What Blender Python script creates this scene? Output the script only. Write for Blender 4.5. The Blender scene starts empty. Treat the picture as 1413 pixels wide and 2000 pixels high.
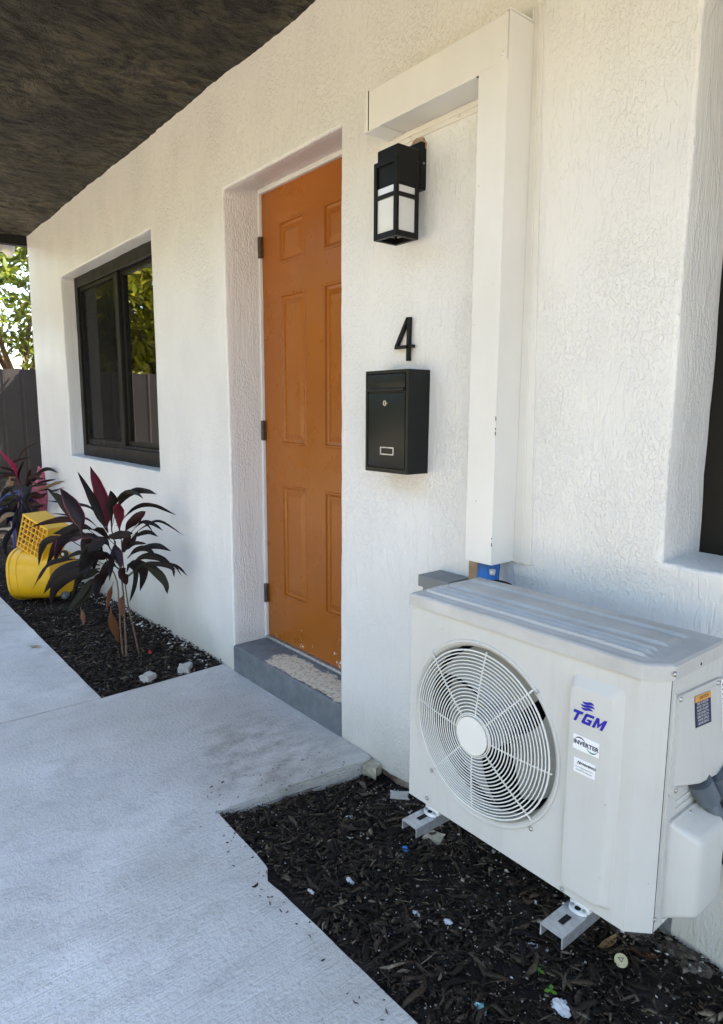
import bpy, bmesh, math, random
import numpy as np
from mathutils import Vector, Matrix, noise as mn
R = math.radians
rnd = random.Random(7)
rng = np.random.default_rng(11)
S = bpy.context.scene
COL = S.collection

# ------------------------------------------------------------------ camera
cam = bpy.data.cameras.new('camera'); cam_o = bpy.data.objects.new('camera', cam); COL.objects.link(cam_o)
S.camera = cam_o
yaw, pit, rol = 0.88639, 0.1509, 0.00419
fw = Vector((-math.sin(yaw)*math.cos(pit), math.cos(yaw)*math.cos(pit), -math.sin(pit)))
rt = Vector((math.cos(yaw), math.sin(yaw), 0)); up = rt.cross(fw)
r2 = rt*math.cos(rol) + up*math.sin(rol); u2 = up*math.cos(rol) - rt*math.sin(rol)
cam_o.matrix_world = Matrix(((r2.x, u2.x, -fw.x, 1.947), (r2.y, u2.y, -fw.y, -1.488), (r2.z, u2.z, -fw.z, 1.2657), (0, 0, 0, 1)))
cam.sensor_fit = 'VERTICAL'; cam.sensor_height = 24.0; cam.sensor_width = 24.0
cam.lens = 24.0*1294.6/2000
cam.clip_start = 0.02; cam.clip_end = 800
S.cycles.max_bounces = 6; S.cycles.diffuse_bounces = 4; S.cycles.glossy_bounces = 3; S.cycles.transmission_bounces = 3; S.cycles.transparent_max_bounces = 6
S.render.resolution_x = 723; S.render.resolution_y = 1024

# ------------------------------------------------------------------ sky, sun, exposure
SUN = Vector((0.22, 0.60, 0.76)).normalized()
w = bpy.data.worlds.new('World'); S.world = w; w.use_nodes = True
nt = w.node_tree; nt.nodes.clear()
sky = nt.nodes.new('ShaderNodeTexSky'); sky.sky_type = 'NISHITA'; sky.sun_disc = False
sky.sun_elevation = math.asin(SUN.z); sky.sun_rotation = math.atan2(SUN.x, SUN.y)
sky.air_density = 1.0; sky.dust_density = 2.8; sky.ozone_density = 0.75
bg = nt.nodes.new('ShaderNodeBackground'); bg.inputs['Strength'].default_value = 0.15
out = nt.nodes.new('ShaderNodeOutputWorld')
nt.links.new(sky.outputs[0], bg.inputs[0]); nt.links.new(bg.outputs[0], out.inputs[0])
sun = bpy.data.lights.new('sun', 'SUN'); sun.energy = 5.0; sun.angle = R(0.5); sun.color = (1.0, 0.92, 0.78)
sun_o = bpy.data.objects.new('sun', sun); COL.objects.link(sun_o)
sun_o.rotation_euler = (-SUN).to_track_quat('-Z', 'Y').to_euler()
S.view_settings.view_transform = 'Standard'; S.view_settings.look = 'None'
S.view_settings.exposure = 2.85; S.view_settings.gamma = 1.0

# ------------------------------------------------------------------ helpers
ORG = {}
def tag(o, label=None, cat=None, group=None, kind=None):
    if label: o['label'] = label
    if cat: o['category'] = cat
    if group: o['group'] = group
    if kind: o['kind'] = kind
    return o
def thing(name, loc, label, cat, group=None):
    o = bpy.data.objects.new(name, None); COL.objects.link(o); o.location = loc
    o.empty_display_size = 0.05
    ORG[o] = Vector(loc)
    return tag(o, label, cat, group)
class MB:
    def __init__(s): s.v = []; s.f = []; s.smooth = False
    def add(s, vs, fs):
        n = len(s.v); s.v += [tuple(v) for v in vs]; s.f += [tuple(i+n for i in f) for f in fs]; return s
    def box(s, x0, x1, y0, y1, z0, z1, bev=0.0, seg=1, M=None):
        if bev <= 0:
            vs = [(x, y, z) for z in (z0, z1) for y in (y0, y1) for x in (x0, x1)]
            fs = [(0,2,3,1),(4,5,7,6),(0,1,5,4),(2,6,7,3),(0,4,6,2),(1,3,7,5)]
        else:
            bm = bmesh.new(); bmesh.ops.create_cube(bm, size=1)
            for v in bm.verts: v.co = Vector(((x0+x1)/2+v.co.x*(x1-x0), (y0+y1)/2+v.co.y*(y1-y0), (z0+z1)/2+v.co.z*(z1-z0)))
            bmesh.ops.bevel(bm, geom=bm.edges[:], offset=bev, segments=seg, profile=0.5, affect='EDGES')
            bm.verts.index_update()
            vs = [tuple(v.co) for v in bm.verts]; fs = [tuple(v.index for v in f.verts) for f in bm.faces]; bm.free()
        if M: vs = [tuple(M @ Vector(v)) for v in vs]
        return s.add(vs, fs)
    def cyl(s, a, b, r0, r1=None, n=12, caps=True):
        a = Vector(a); b = Vector(b); r1 = r0 if r1 is None else r1
        t = (b-a).normalized(); q = t.orthogonal().normalized(); k = t.cross(q)
        vs = []
        for c, r in ((a, r0), (b, r1)):
            for i in range(n):
                an = 2*math.pi*i/n; vs.append(c+q*(r*math.cos(an))+k*(r*math.sin(an)))
        fs = [(i, (i+1) % n, n+(i+1) % n, n+i) for i in range(n)]
        if caps: fs += [tuple(range(n-1, -1, -1)), tuple(range(n, 2*n))]
        return s.add(vs, fs)
    def tube(s, pts, rad, n=8, caps=True, closed=False):
        pts = [Vector(p) for p in pts]; m = len(pts)
        rads = rad if hasattr(rad, '__len__') else [rad]*m
        vs = []; q = None
        for i, p in enumerate(pts):
            if closed: t = pts[(i+1) % m]-pts[i-1]
            else: t = pts[min(i+1, m-1)]-pts[max(i-1, 0)]
            t.normalize()
            q = t.orthogonal() if q is None else (q-t*q.dot(t))
            q.normalize(); k = t.cross(q)
            for j in range(n):
                an = 2*math.pi*j/n; vs.append(p+q*(rads[i]*math.cos(an))+k*(rads[i]*math.sin(an)))
        fs = []
        for i in range(m if closed else m-1):
            a = i*n; b = ((i+1) % m)*n
            fs += [(a+j, a+(j+1) % n, b+(j+1) % n, b+j) for j in range(n)]
        if caps and not closed: fs += [tuple(range(n-1, -1, -1)), tuple(range((m-1)*n, m*n))]
        return s.add(vs, fs)
    def prism(s, poly, fn0, fn1):          # poly of 2-d points, two maps to 3-d
        n = len(poly)
        vs = [fn0(p) for p in poly]+[fn1(p) for p in poly]
        fs = [tuple(range(n-1, -1, -1)), tuple(range(n, 2*n))]+[(i, (i+1) % n, n+(i+1) % n, n+i) for i in range(n)]
        return s.add(vs, fs)
    def loops(s, L, cap0=False, cap1=False, closed=True):
        n = len(L[0]); vs = [p for l in L for p in l]; fs = []
        for i in range(len(L)-1):
            for j in range(n if closed else n-1):
                fs.append((i*n+j, i*n+(j+1) % n, (i+1)*n+(j+1) % n, (i+1)*n+j))
        if cap0: fs.append(tuple(range(n-1, -1, -1)))
        if cap1: fs.append(tuple(range((len(L)-1)*n, len(L)*n)))
        return s.add(vs, fs)
    def grid(s, fn, nu, nv):
        vs = [fn(i/nu, j/nv) for j in range(nv+1) for i in range(nu+1)]
        fs = [(j*(nu+1)+i, j*(nu+1)+i+1, (j+1)*(nu+1)+i+1, (j+1)*(nu+1)+i) for j in range(nv) for i in range(nu)]
        return s.add(vs, fs)
    def obj(s, name, mat, parent=None, smooth=False, angle=None, fixn=True, org=None):
        o0 = ORG[parent] if parent is not None else (Vector(org) if org is not None else Vector((0, 0, 0)))
        me = bpy.data.meshes.new(name)
        me.from_pydata([tuple(Vector(v)-o0) for v in s.v], [], s.f)
        if fixn:
            bm = bmesh.new(); bm.from_mesh(me); bmesh.ops.recalc_face_normals(bm, faces=bm.faces[:]); bm.to_mesh(me); bm.free()
        me.validate(); me.update()
        if smooth or angle:
            me.polygons.foreach_set('use_smooth', [True]*len(me.polygons))
            if angle: me.set_sharp_from_angle(angle=R(angle))
        me.materials.append(mat)
        o = bpy.data.objects.new(name, me); COL.objects.link(o)
        if parent is not None:
            o.parent = parent
        else: o.location = o0
        ORG[o] = o0
        return o
def np_obj(name, V, F, mat, parent=None, smooth=False, org=(0, 0, 0)):
    V = np.asarray(V, dtype=np.float32)-np.array(org if parent is None else ORG[parent], dtype=np.float32); F = np.asarray(F, dtype=np.int32)
    me = bpy.data.meshes.new(name); k = F.shape[1]
    me.vertices.add(len(V)); me.vertices.foreach_set('co', V.ravel())
    me.loops.add(F.size); me.loops.foreach_set('vertex_index', F.ravel())
    me.polygons.add(len(F)); me.polygons.foreach_set('loop_start', np.arange(0, F.size, k, dtype=np.int32))
    me.polygons.foreach_set('loop_total', np.full(len(F), k, dtype=np.int32))
    if smooth: me.polygons.foreach_set('use_smooth', np.ones(len(F), dtype=bool))
    me.update(calc_edges=True); me.validate()
    me.materials.append(mat)
    o = bpy.data.objects.new(name, me); COL.objects.link(o)
    if parent is not None: o.parent = parent; ORG[o] = ORG[parent]
    else: o.location = org; ORG[o] = Vector(org)
    return o
def nz(x, y, z=0.0, s=1.0): return mn.noise(Vector((x*s, y*s, z*s)))

# ------------------------------------------------------------------ materials
class Mat:
    def __init__(s, name, base=(.5, .5, .5), rough=.5, spec=.5, metal=0.0, **kw):
        s.m = bpy.data.materials.new(name); s.m.use_nodes = True; s.t = s.m.node_tree; s.n = s.t.nodes
        s.b = s.n['Principled BSDF']
        s.b.inputs['Base Color'].default_value = (*base, 1); s.b.inputs['Roughness'].default_value = rough
        s.b.inputs['Specular IOR Level'].default_value = spec; s.b.inputs['Metallic'].default_value = metal
        s.co = None; s.h = None
    def link(s, a, b): s.t.links.new(a, b)
    def coord(s, scale=(1, 1, 1), warp=0.0, wscale=3.0, loc=(0, 0, 0)):
        if s.co is None: s.co = s.n.new('ShaderNodeTexCoord')
        mp = s.n.new('ShaderNodeMapping'); mp.inputs['Scale'].default_value = scale; mp.inputs['Location'].default_value = loc
        src = s.co.outputs['Object']
        if warp:
            ns = s.n.new('ShaderNodeTexNoise'); ns.inputs['Scale'].default_value = wscale; ns.inputs['Detail'].default_value = 2
            s.link(src, ns.inputs['Vector'])
            vm = s.n.new('ShaderNodeVectorMath'); vm.operation = 'MULTIPLY_ADD'
            s.link(ns.outputs['Color'], vm.inputs[0]); vm.inputs[1].default_value = (warp,)*3; s.link(src, vm.inputs[2]); src = vm.outputs[0]
        s.link(src, mp.inputs['Vector']); return mp.outputs[0]
    def noise(s, scale=5, sc=(1, 1, 1), detail=4, rough=.55, warp=0.0, wscale=3.0, loc=(0, 0, 0), dist=0.0):
        n = s.n.new('ShaderNodeTexNoise'); n.inputs['Scale'].default_value = scale; n.inputs['Detail'].default_value = detail
        n.inputs['Roughness'].default_value = rough; n.inputs['Distortion'].default_value = dist
        s.link(s.coord(sc, warp, wscale, loc), n.inputs['Vector']); return n.outputs['Fac']
    def voro(s, scale=5, sc=(1, 1, 1), feature='F1', warp=0.0, wscale=3.0):
        n = s.n.new('ShaderNodeTexVoronoi'); n.inputs['Scale'].default_value = scale; n.feature = feature
        s.link(s.coord(sc, warp, wscale), n.inputs['Vector']); return n.outputs['Distance']
    def ramp(s, fac, stops, interp='LINEAR'):
        r = s.n.new('ShaderNodeValToRGB'); r.color_ramp.interpolation = interp; e = r.color_ramp.elements
        while len(e) < len(stops): e.new(0.5)
        for el, (p, c) in zip(e, stops):
            el.position = p; el.color = (c, c, c, 1) if not hasattr(c, '__len__') else (*c, 1)
        s.link(fac, r.inputs[0]); return r.outputs[0]
    def math(s, op, a, b=0.0, clamp=False):
        m = s.n.new('ShaderNodeMath'); m.operation = op; m.use_clamp = clamp
        for i, v in enumerate((a, b)):
            if isinstance(v, (int, float)): m.inputs[i].default_value = v
            else: s.link(v, m.inputs[i])
        return m.outputs[0]
    def mix(s, fac, a, b, blend='MIX'):
        m = s.n.new('ShaderNodeMix'); m.data_type = 'RGBA'; m.blend_type = blend
        if isinstance(fac, (int, float)): m.inputs[0].default_value = fac
        else: s.link(fac, m.inputs[0])
        for i, v in ((6, a), (7, b)):
            if hasattr(v, '__len__'): m.inputs[i].default_value = (*v, 1)
            else: s.link(v, m.inputs[i])
        return m.outputs[2]
    def pos(s, axis):
        if s.co is None: s.co = s.n.new('ShaderNodeTexCoord')
        x = s.n.new('ShaderNodeSeparateXYZ'); s.link(s.co.outputs['Object'], x.inputs[0]); return x.outputs[axis]
    def color(s, c): s.link(c, s.b.inputs['Base Color']); return s
    def rough(s, c): s.link(c, s.b.inputs['Roughness']); return s
    def bump(s, h, strength=.5, dist=.01):
        b = s.n.new('ShaderNodeBump'); b.inputs['Strength'].default_value = strength; b.inputs['Distance'].default_value = dist
        s.link(h, b.inputs['Height'])
        if s.h: s.link(s.h, b.inputs['Normal'])
        s.h = b.outputs[0]; s.link(s.h, s.b.inputs['Normal']); return s
    def island(s):
        g = s.n.new('ShaderNodeNewGeometry'); return g.outputs['Random Per Island']
    def objrand(s):
        g = s.n.new('ShaderNodeObjectInfo'); return g.outputs['Random']

def stucco(name, base):
    m = Mat(name, base, .33, .5)
    n1 = m.noise(105, (1, 1, .6), 2, .62)                                   # knockdown blobs, a little drawn down the wall
    patch = m.ramp(m.noise(4.0, (1, 1, .6), 1), [(.40, .10), (.62, 1)])
    blob = m.math('MULTIPLY', m.ramp(n1, [(.48, 0), (.55, 1)]), patch)
    n2 = m.noise(30, (1, 1, .26), 3, .62, loc=(3, 1, 7))
    ridge = m.ramp(n2, [(.50, 0), (.535, .75), (.60, .45), (.66, 1)])   # drawn-down trowel smears
    ridge = m.math('MULTIPLY', ridge, m.math('SUBTRACT', 1.1, m.math('MULTIPLY', patch, .75)))
    streak = m.noise(110, (1, 1, .05), 1, .5)                              # brush strokes
    h = m.math('ADD', m.math('ADD', m.math('MULTIPLY', blob, .55), m.math('MULTIPLY', ridge, .50)), m.math('MULTIPLY', streak, .50))
    m.bump(h, .8, .0034)
    big = m.noise(2.4, (1, 1, .5), 4, .65)
    dirt = m.ramp(big, [(.35, tuple(c*.92 for c in base)), (.7, base)])
    spot = m.ramp(n1, [(.75, 0), (.77, .4)])
    low = m.ramp(m.math('ADD', m.pos(2), m.math('MULTIPLY', big, .26)), [(.10, .62), (.36, 0)])   # splashed soil near the ground
    c = m.mix(low, dirt, (.44, .385, .30)); c = m.mix(spot, c, (.3, .27, .22))
    m.color(c)
    return m.m
M = {}
M['stucco'] = stucco('white_stucco', (.77, .765, .745))
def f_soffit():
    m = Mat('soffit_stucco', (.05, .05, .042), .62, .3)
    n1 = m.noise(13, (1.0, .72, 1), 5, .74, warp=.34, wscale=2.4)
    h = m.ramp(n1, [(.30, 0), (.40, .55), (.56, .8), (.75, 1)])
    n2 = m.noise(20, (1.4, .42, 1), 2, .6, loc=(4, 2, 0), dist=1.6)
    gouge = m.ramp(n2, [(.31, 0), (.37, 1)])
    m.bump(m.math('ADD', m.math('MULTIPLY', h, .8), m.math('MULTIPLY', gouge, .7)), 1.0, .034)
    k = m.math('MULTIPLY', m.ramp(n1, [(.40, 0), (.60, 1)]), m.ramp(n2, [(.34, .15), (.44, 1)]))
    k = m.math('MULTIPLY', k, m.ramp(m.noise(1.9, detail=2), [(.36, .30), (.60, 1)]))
    m.color(m.mix(k, (.0030, .0030, .0026), (.085, .072, .043)))  # groove shade of the relief put into the colour, with paler dusty high points
    return m.m
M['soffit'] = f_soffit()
def f_concrete(name, base, stain=True):
    m = Mat(name, base, .78, .3)
    big = m.noise(2.3, detail=4, rough=.65); fine = m.noise(75, detail=2, rough=.7); mid = m.noise(12, (1, .6, 1), detail=3, rough=.7)
    c = m.mix(m.ramp(big, [(.3, 0), (.7, 1)]), tuple(x*.80 for x in base), tuple(min(1, x*1.10) for x in base))
    c = m.mix(m.ramp(mid, [(.50, 0), (.76, .42)]), c, (.27, .255, .235))
    c = m.mix(m.ramp(fine, [(.26, .38), (.44, 0)]), c, (.28, .27, .25))
    c = m.mix(m.ramp(m.noise(.9, detail=3, rough=.6, loc=(7, 3, 0)), [(.42, 0), (.62, .55)]), c, (.42, .39, .335))
    if stain:
        # brownish wear near the door step
        dx = m.math('MULTIPLY', m.math('ADD', m.pos(0), .06), 2.2); dy = m.math('MULTIPLY', m.math('ADD', m.pos(1), .30), 3.2)
        d = m.math('ADD', m.math('MULTIPLY', dx, dx), m.math('MULTIPLY', dy, dy))
        k = m.math('MULTIPLY', m.ramp(d, [(.1, 1), (1.0, 0)]), m.ramp(mid, [(.36, 0), (.62, 1)]))
        c = m.mix(m.math('MULTIPLY', k, .55), c, (.21, .18, .14))
    m.color(c)
    broom = m.noise(150, (1, .035, 1), 2, .55)
    m.bump(m.math('ADD', m.math('MULTIPLY', broom, 1.1), m.math('ADD', fine, m.math('MULTIPLY', mid, .9))), .9, .0062)
    return m.m
M['concrete'] = f_concrete('broom_finished_concrete', (.62, .60, .565))
M['rubble'] = f_concrete('broken_concrete', (.50, .48, .44), False)
def f_footing():
    m = Mat('exposed_footing', (.3, .25, .2), .9, .2)
    n = m.noise(14, detail=6, rough=.65)
    m.color(m.ramp(n, [(.3, (.10, .075, .055)), (.48, (.33, .22, .15)), (.62, (.42, .36, .30)), (.8, (.5, .47, .42))]))
    m.bump(n, .9, .02); return m.m
M['footing'] = f_footing()
def f_soil():
    m = Mat('dark_soil', (.02, .015, .011), .95, .2)
    n = m.noise(24, detail=6, rough=.7); g = m.noise(3.1, detail=4, rough=.6)
    c = m.ramp(n, [(.3, (.006, .005, .004)), (.6, (.026, .020, .015)), (.8, (.06, .05, .04))])
    c = m.mix(m.ramp(g, [(.56, 0), (.70, .75)]), c, (.12, .105, .09))
    m.color(c); m.bump(n, 1.0, .02); m.bump(m.noise(90, detail=3), .6, .006); return m.m
M['soil'] = f_soil()
def f_clod():
    m = Mat('dirt_crust', (.1, .09, .08), .95, .2); n = m.noise(40, detail=5, rough=.7)
    m.color(m.ramp(n, [(.3, (.02, .016, .012)), (.5, (.085, .072, .058)), (.7, (.20, .18, .155))])); m.bump(n, 1.0, .02); return m.m
M['clod'] = f_clod()
def f_mulch():
    m = Mat('mulch_chips', (.02, .016, .013), .78, .22)
    c = m.ramp(m.island(), [(0, (.005, .004, .003)), (.36, (.022, .015, .0105)), (.66, (.052, .035, .022)), (.86, (.10, .068, .043)), (.955, (.15, .11, .075)), (1, (.34, .27, .19))])
    g = m.noise(120, (1, 1, 1), 3, .7)
    m.color(m.mix(m.ramp(g, [(.4, .6), (.7, 0)]), c, (.005, .004, .0035))); m.bump(g, .6, .003)
    return m.m
M['mulch'] = f_mulch()
def f_chips():
    m = Mat('pale_grit', (.4, .38, .34), .8, .3)
    m.color(m.ramp(m.island(), [(0, (.09, .075, .06)), (.35, (.20, .17, .14)), (.65, (.36, .33, .29)), (1, (.66, .64, .60))])); m.bump(m.noise(120, detail=3), .5, .002); return m.m
M['grit'] = f_chips()
def plain(name, base, rough=.5, spec=.5, metal=0.0, var=.06, bump=0.0, bs=60, vs=6):
    m = Mat(name, base, rough, spec, metal)
    n = m.noise(vs, detail=5, rough=.6)
    m.color(m.mix(m.ramp(n, [(.3, 0), (.7, 1)]), tuple(max(0, c*(1-var)) for c in base), tuple(min(1, c*(1+var)) for c in base)))
    m.rough(m.ramp(m.noise(vs*2.3, detail=3), [(.3, max(.02, rough-.05)), (.7, min(1, rough+.07))]))
    if bump: m.bump(m.noise(bs, detail=3), bump, .002)
    return m.m
def f_door():
    m = Mat('orange_door_paint', (.40, .125, .022), .30, .38)
    big = m.noise(2.0, detail=3)
    c = m.mix(m.ramp(big, [(.3, 0), (.7, 1)]), (.290, .084, .0045), (.330, .100, .0065))
    low = m.ramp(m.pos(2), [(.16, 1), (.42, 0)])
    chip = m.ramp(m.math('ADD', m.noise(30, (1, 1, .7), 4, .7), m.math('MULTIPLY', low, .17)), [(.795, 0), (.805, 1)])
    m.color(m.mix(chip, c, (.68, .62, .52)))
    m.rough(m.ramp(m.noise(7, detail=4), [(.3, .24), (.7, .38)]))
    m.bump(m.noise(8, detail=2), .12, .01); m.bump(m.noise(160, (1, 1, .5), 2), .10, .001); return m.m
M['door'] = f_door()
def f_step():
    m = Mat('worn_grey_step_paint', (.13, .145, .16), .5, .4)
    n = m.noise(16, detail=6, rough=.65); fine = m.noise(80, detail=3)
    c = m.mix(m.ramp(n, [(.35, 0), (.7, 1)]), (.105, .118, .132), (.165, .178, .19))
    edge = m.ramp(m.math('ADD', m.pos(1), m.math('MULTIPLY', m.math('SUBTRACT', n, .5), .06)), [(.004, 0), (.010, 1)])
    far = m.ramp(m.math('ADD', m.pos(1), m.math('MULTIPLY', m.math('SUBTRACT', n, .5), .14)), [(.142, 1), (.150, 0)])
    xx = m.ramp(m.math('ADD', m.math('ADD', m.pos(0), 1.0), m.math('MULTIPLY', m.math('SUBTRACT', n, .5), .25)), [(.40, 0), (.43, 1)])
    top = m.ramp(m.pos(2), [(.118, 0), (.126, 1)])
    worn = m.math('MULTIPLY', m.math('MULTIPLY', edge, far), m.math('MULTIPLY', xx, top))
    bare = m.mix(m.ramp(fine, [(.5, 0), (.72, 1)]), (.66, .58, .44), (.28, .23, .17))
    m.color(m.mix(worn, c, bare)); m.rough(m.mix(worn, (.45, .45, .45), (.9, .9, .9)))
    m.bump(m.math('SUBTRACT', fine, m.math('MULTIPLY', worn, .9)), .5, .003); return m.m
M['step'] = f_step()
M['jamb'] = plain('white_jamb_paint', (.72, .70, .66), .45, var=.05)
M['bronze'] = plain('dark_bronze_frame', (.009, .008, .006), .45, .22, var=.15)
M['black'] = plain('black_powder_coat', (.004, .004, .004), .45, .22, var=.2, bump=.15, bs=300)
M['mailbox'] = plain('black_painted_steel', (.005, .007, .0065), .38, .28, var=.15, bump=.05, bs=200)
M['number'] = plain('black_plastic', (.004, .004, .004), .4, .25)
M['steel'] = plain('bare_steel', (.5, .49, .47), .32, .5, 1.0, var=.15)
M['rust'] = plain('rusty_hinge', (.11, .07, .05), .5, .4, .5, var=.5, bump=.4, vs=60)
def f_duct():
    m = Mat('painted_line_cover', (.74, .725, .685), .40, .45)
    n = m.noise(4, (1, 1, .5), 5, .6)
    c = m.mix(m.ramp(n, [(.35, 0), (.7, 1)]), (.68, .665, .625), (.76, .745, .705))
    m.color(m.mix(m.ramp(m.noise(55, detail=2), [(.76, 0), (.79, .6)]), c, (.25, .22, .18)))
    m.bump(m.noise(240, detail=2), .08, .001); m.bump(m.noise(3, detail=2), .08, .02); return m.m
M['duct'] = f_duct()
def f_ac(name, base):
    m = Mat(name, base, .40, .45)
    n = m.noise(5, detail=5, rough=.6)
    c = m.mix(m.ramp(n, [(.35, 0), (.75, 1)]), tuple(x*.93 for x in base), base)
    c = m.mix(m.ramp(m.noise(26, (1, 1, .12), 4, .65, loc=(2, 2, 0)), [(.52, 0), (.78, .28)]), c, (.36, .33, .28))
    sp = m.ramp(m.noise(75, detail=2, loc=(1, 7, 3)), [(.775, 0), (.795, .7)])
    m.color(m.mix(sp, c, (.22, .20, .17)))
    m.rough(m.ramp(n, [(.3, .34), (.7, .48)]))
    m.bump(m.noise(420, detail=1), .05, .0006); return m.m
M['ac'] = f_ac('ivory_enamel', (.56, .55, .51))
def f_lid():
    m = Mat('dusty_ivory_enamel', (.58, .57, .54), .5, .4)
    n = m.noise(7, (1, 1, 1), 6, .65); g = m.noise(40, (.25, 1, 1), 4, .6)
    c = m.mix(m.ramp(n, [(.35, 0), (.7, 1)]), (.42, .41, .385), (.54, .53, .50))
    c = m.mix(m.ramp(g, [(.60, 0), (.80, .22)]), c, (.28, .26, .23))
    m.color(c); return m.m
M['lid'] = f_lid()
M['wire'] = plain('cream_coated_wire', (.70, .685, .63), .35, .5)
M['fan'] = plain('grey_fan_plastic', (.36, .37, .36), .5, .4)
M['dark'] = plain('coil_dark', (.012, .012, .012), .8, .2)
M['ink'] = plain('blue_ink', (.012, .008, .32), .45, .4, var=.02)
M['navy'] = plain('navy_ink', (.012, .012, .06), .5, .3, var=.02)
M['green'] = plain('green_ink', (.02, .18, .05), .5, .3, var=.02)
M['sticker'] = plain('white_sticker', (.80, .80, .80), .4, .4, var=.02)
M['plate'] = plain('silver_sticker', (.60, .60, .58), .4, .4, var=.02)
M['orange'] = plain('orange_print', (.65, .30, .05), .5, .3, var=.03)
M['inkgrey'] = plain('black_print', (.02, .02, .02), .5, .3, var=.02)
M['conduit'] = plain('grey_conduit', (.095, .115, .135), .45, .45, var=.12)
M['hose'] = plain('black_rubber_hose', (.010, .010, .010), .55, .4)
M['galv'] = plain('galvanised_steel', (.50, .51, .52), .38, .5, .75, var=.25, vs=35)
M['dustwhite'] = plain('white_rubber_foot', (.66, .66, .64), .6, .4, var=.15, vs=30)
M['bluewrap'] = plain('blue_insulation_wrap', (.015, .12, .38), .5, .4, var=.15, bump=.3, bs=40)
M['wood'] = plain('weathered_timber', (.36, .25, .17), .8, .3, var=.25, vs=14)
M['boxgrey'] = plain('grey_disconnect_enamel', (.20, .21, .21), .5, .4, var=.1)
M['yellow'] = plain('yellow_plastic', (.74, .40, .008), .38, .5, var=.10, vs=9, bump=.1, bs=30)
M['pink'] = plain('pink_cloth', (.50, .14, .18), .8, .2, var=.12)
M['blue'] = plain('blue_plastic_bag', (.008, .012, .11), .5, .3, var=.2)
M['cap'] = plain('cream_bottle_cap', (.66, .60, .36), .45, .4, var=.06)
M['white'] = plain('white_scrap', (.56, .56, .55), .6, .4, var=.12, vs=40)
M['teal'] = plain('teal_foil', (.25, .50, .50), .3, .6, .3, var=.5, vs=140)
M['cyan'] = plain('blue_scrap', (.02, .20, .55), .45, .4)
M['red'] = plain('red_petal', (.55, .025, .018), .5, .4)
M['sprout'] = plain('sprout_green', (.10, .22, .025), .5, .4)
M['tanleaf'] = plain('dry_leaf', (.30, .19, .09), .7, .3, var=.35, vs=40)
M['stone'] = plain('beige_stone', (.36, .32, .24), .85, .3, var=.25, vs=30, bump=.6)
M['fence'] = plain('dark_brown_fence', (.022, .018, .017), .55, .4, var=.15)
M['interior'] = plain('dark_room', (.05, .048, .045), .9, .2)
M['blind'] = plain('blind_slats', (.30, .29, .27), .6, .3)
M['flood'] = plain('white_lamp_housing', (.66, .64, .60), .5, .4)
M['roof'] = plain('roof_shingle', (.08, .075, .07), .9, .2, bump=.5)
M['fascia'] = plain('dark_fascia', (.010, .010, .009), .6, .3)
def f_pane(name, tint, ior):
    m = Mat(name); m.n.remove(m.b); o = m.n['Material Output']
    fr = m.n.new('ShaderNodeFresnel'); fr.inputs['IOR'].default_value = ior
    tr = m.n.new('ShaderNodeBsdfTransparent'); tr.inputs[0].default_value = (*tint, 1)
    gl = m.n.new('ShaderNodeBsdfGlossy'); gl.inputs['Roughness'].default_value = 0.0; gl.inputs[0].default_value = (1, 1, 1, 1)
    b = m.n.new('ShaderNodeBump'); b.inputs['Strength'].default_value = .05; b.inputs['Distance'].default_value = .004
    m.link(m.noise(2.5, detail=1), b.inputs['Height']); m.link(b.outputs[0], gl.inputs['Normal'])
    mx = m.n.new('ShaderNodeMixShader'); m.link(fr.outputs[0], mx.inputs[0]); m.link(tr.outputs[0], mx.inputs[1]); m.link(gl.outputs[0], mx.inputs[2])
    m.link(mx.outputs[0], o.inputs[0]); return m.m
M['glass'] = f_pane('tinted_window_glass', (.42, .44, .42), 3.4)
def f_screen():
    m = Mat('insect_screen', (.006, .006, .0055), .8, .1); o = m.n['Material Output']
    tr = m.n.new('ShaderNodeBsdfTransparent'); mx = m.n.new('ShaderNodeMixShader'); mx.inputs[0].default_value = .62
    m.link(tr.outputs[0], mx.inputs[1]); m.link(m.b.outputs[0], mx.inputs[2]); m.link(mx.outputs[0], o.inputs[0]); return m.m
M['screen'] = f_screen()
def f_frost():
    m = Mat('frosted_lamp_glass', (.62, .62, .61), .06, .6)
    m.bump(m.noise(60, detail=2), .05, .002); return m.m
M['frost'] = f_frost()
def leafmat(name, c1, c2, rough=.4, trans=.3, spec=.5, veins=True):
    m = Mat(name, c1, rough, spec); o = m.n['Material Output']
    rn = m.math('ADD', m.math('MULTIPLY', m.island(), .6), m.math('MULTIPLY', m.noise(9, detail=2), .5))
    c = m.ramp(rn, [(.15, c1), (.9, c2)]); m.color(c)
    if veins: m.bump(m.noise(55, (1, 1, .4), 3), .25, .003)
    t = m.n.new('ShaderNodeBsdfTranslucent'); m.link(c, t.inputs[0])
    mx = m.n.new('ShaderNodeMixShader'); mx.inputs[0].default_value = trans
    m.link(m.b.outputs[0], mx.inputs[1]); m.link(t.outputs[0], mx.inputs[2]); m.link(mx.outputs[0], o.inputs[0]); return m.m
M['lf_d'] = leafmat('dark_ti_leaf', (.006, .0075, .006), (.020, .011, .011), .50, .12, spec=.16)
M['lf_g'] = leafmat('green_black_ti_leaf', (.010, .014, .008), (.024, .021, .013), .50, .15, spec=.16)
M['lf_m'] = leafmat('maroon_ti_leaf', (.014, .006, .0055), (.032, .009, .009), .50, .2, spec=.16)
M['lf_r'] = leafmat('red_ti_leaf', (.035, .004, .006), (.10, .007, .014), .46, .3, spec=.2)
M['lf_p'] = leafmat('purple_ti_leaf', (.012, .008, .011), (.028, .013, .019), .46, .15, spec=.22)
M['lf_k'] = leafmat('magenta_ti_leaf', (.20, .012, .045), (.34, .02, .075), .4, .3)
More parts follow.
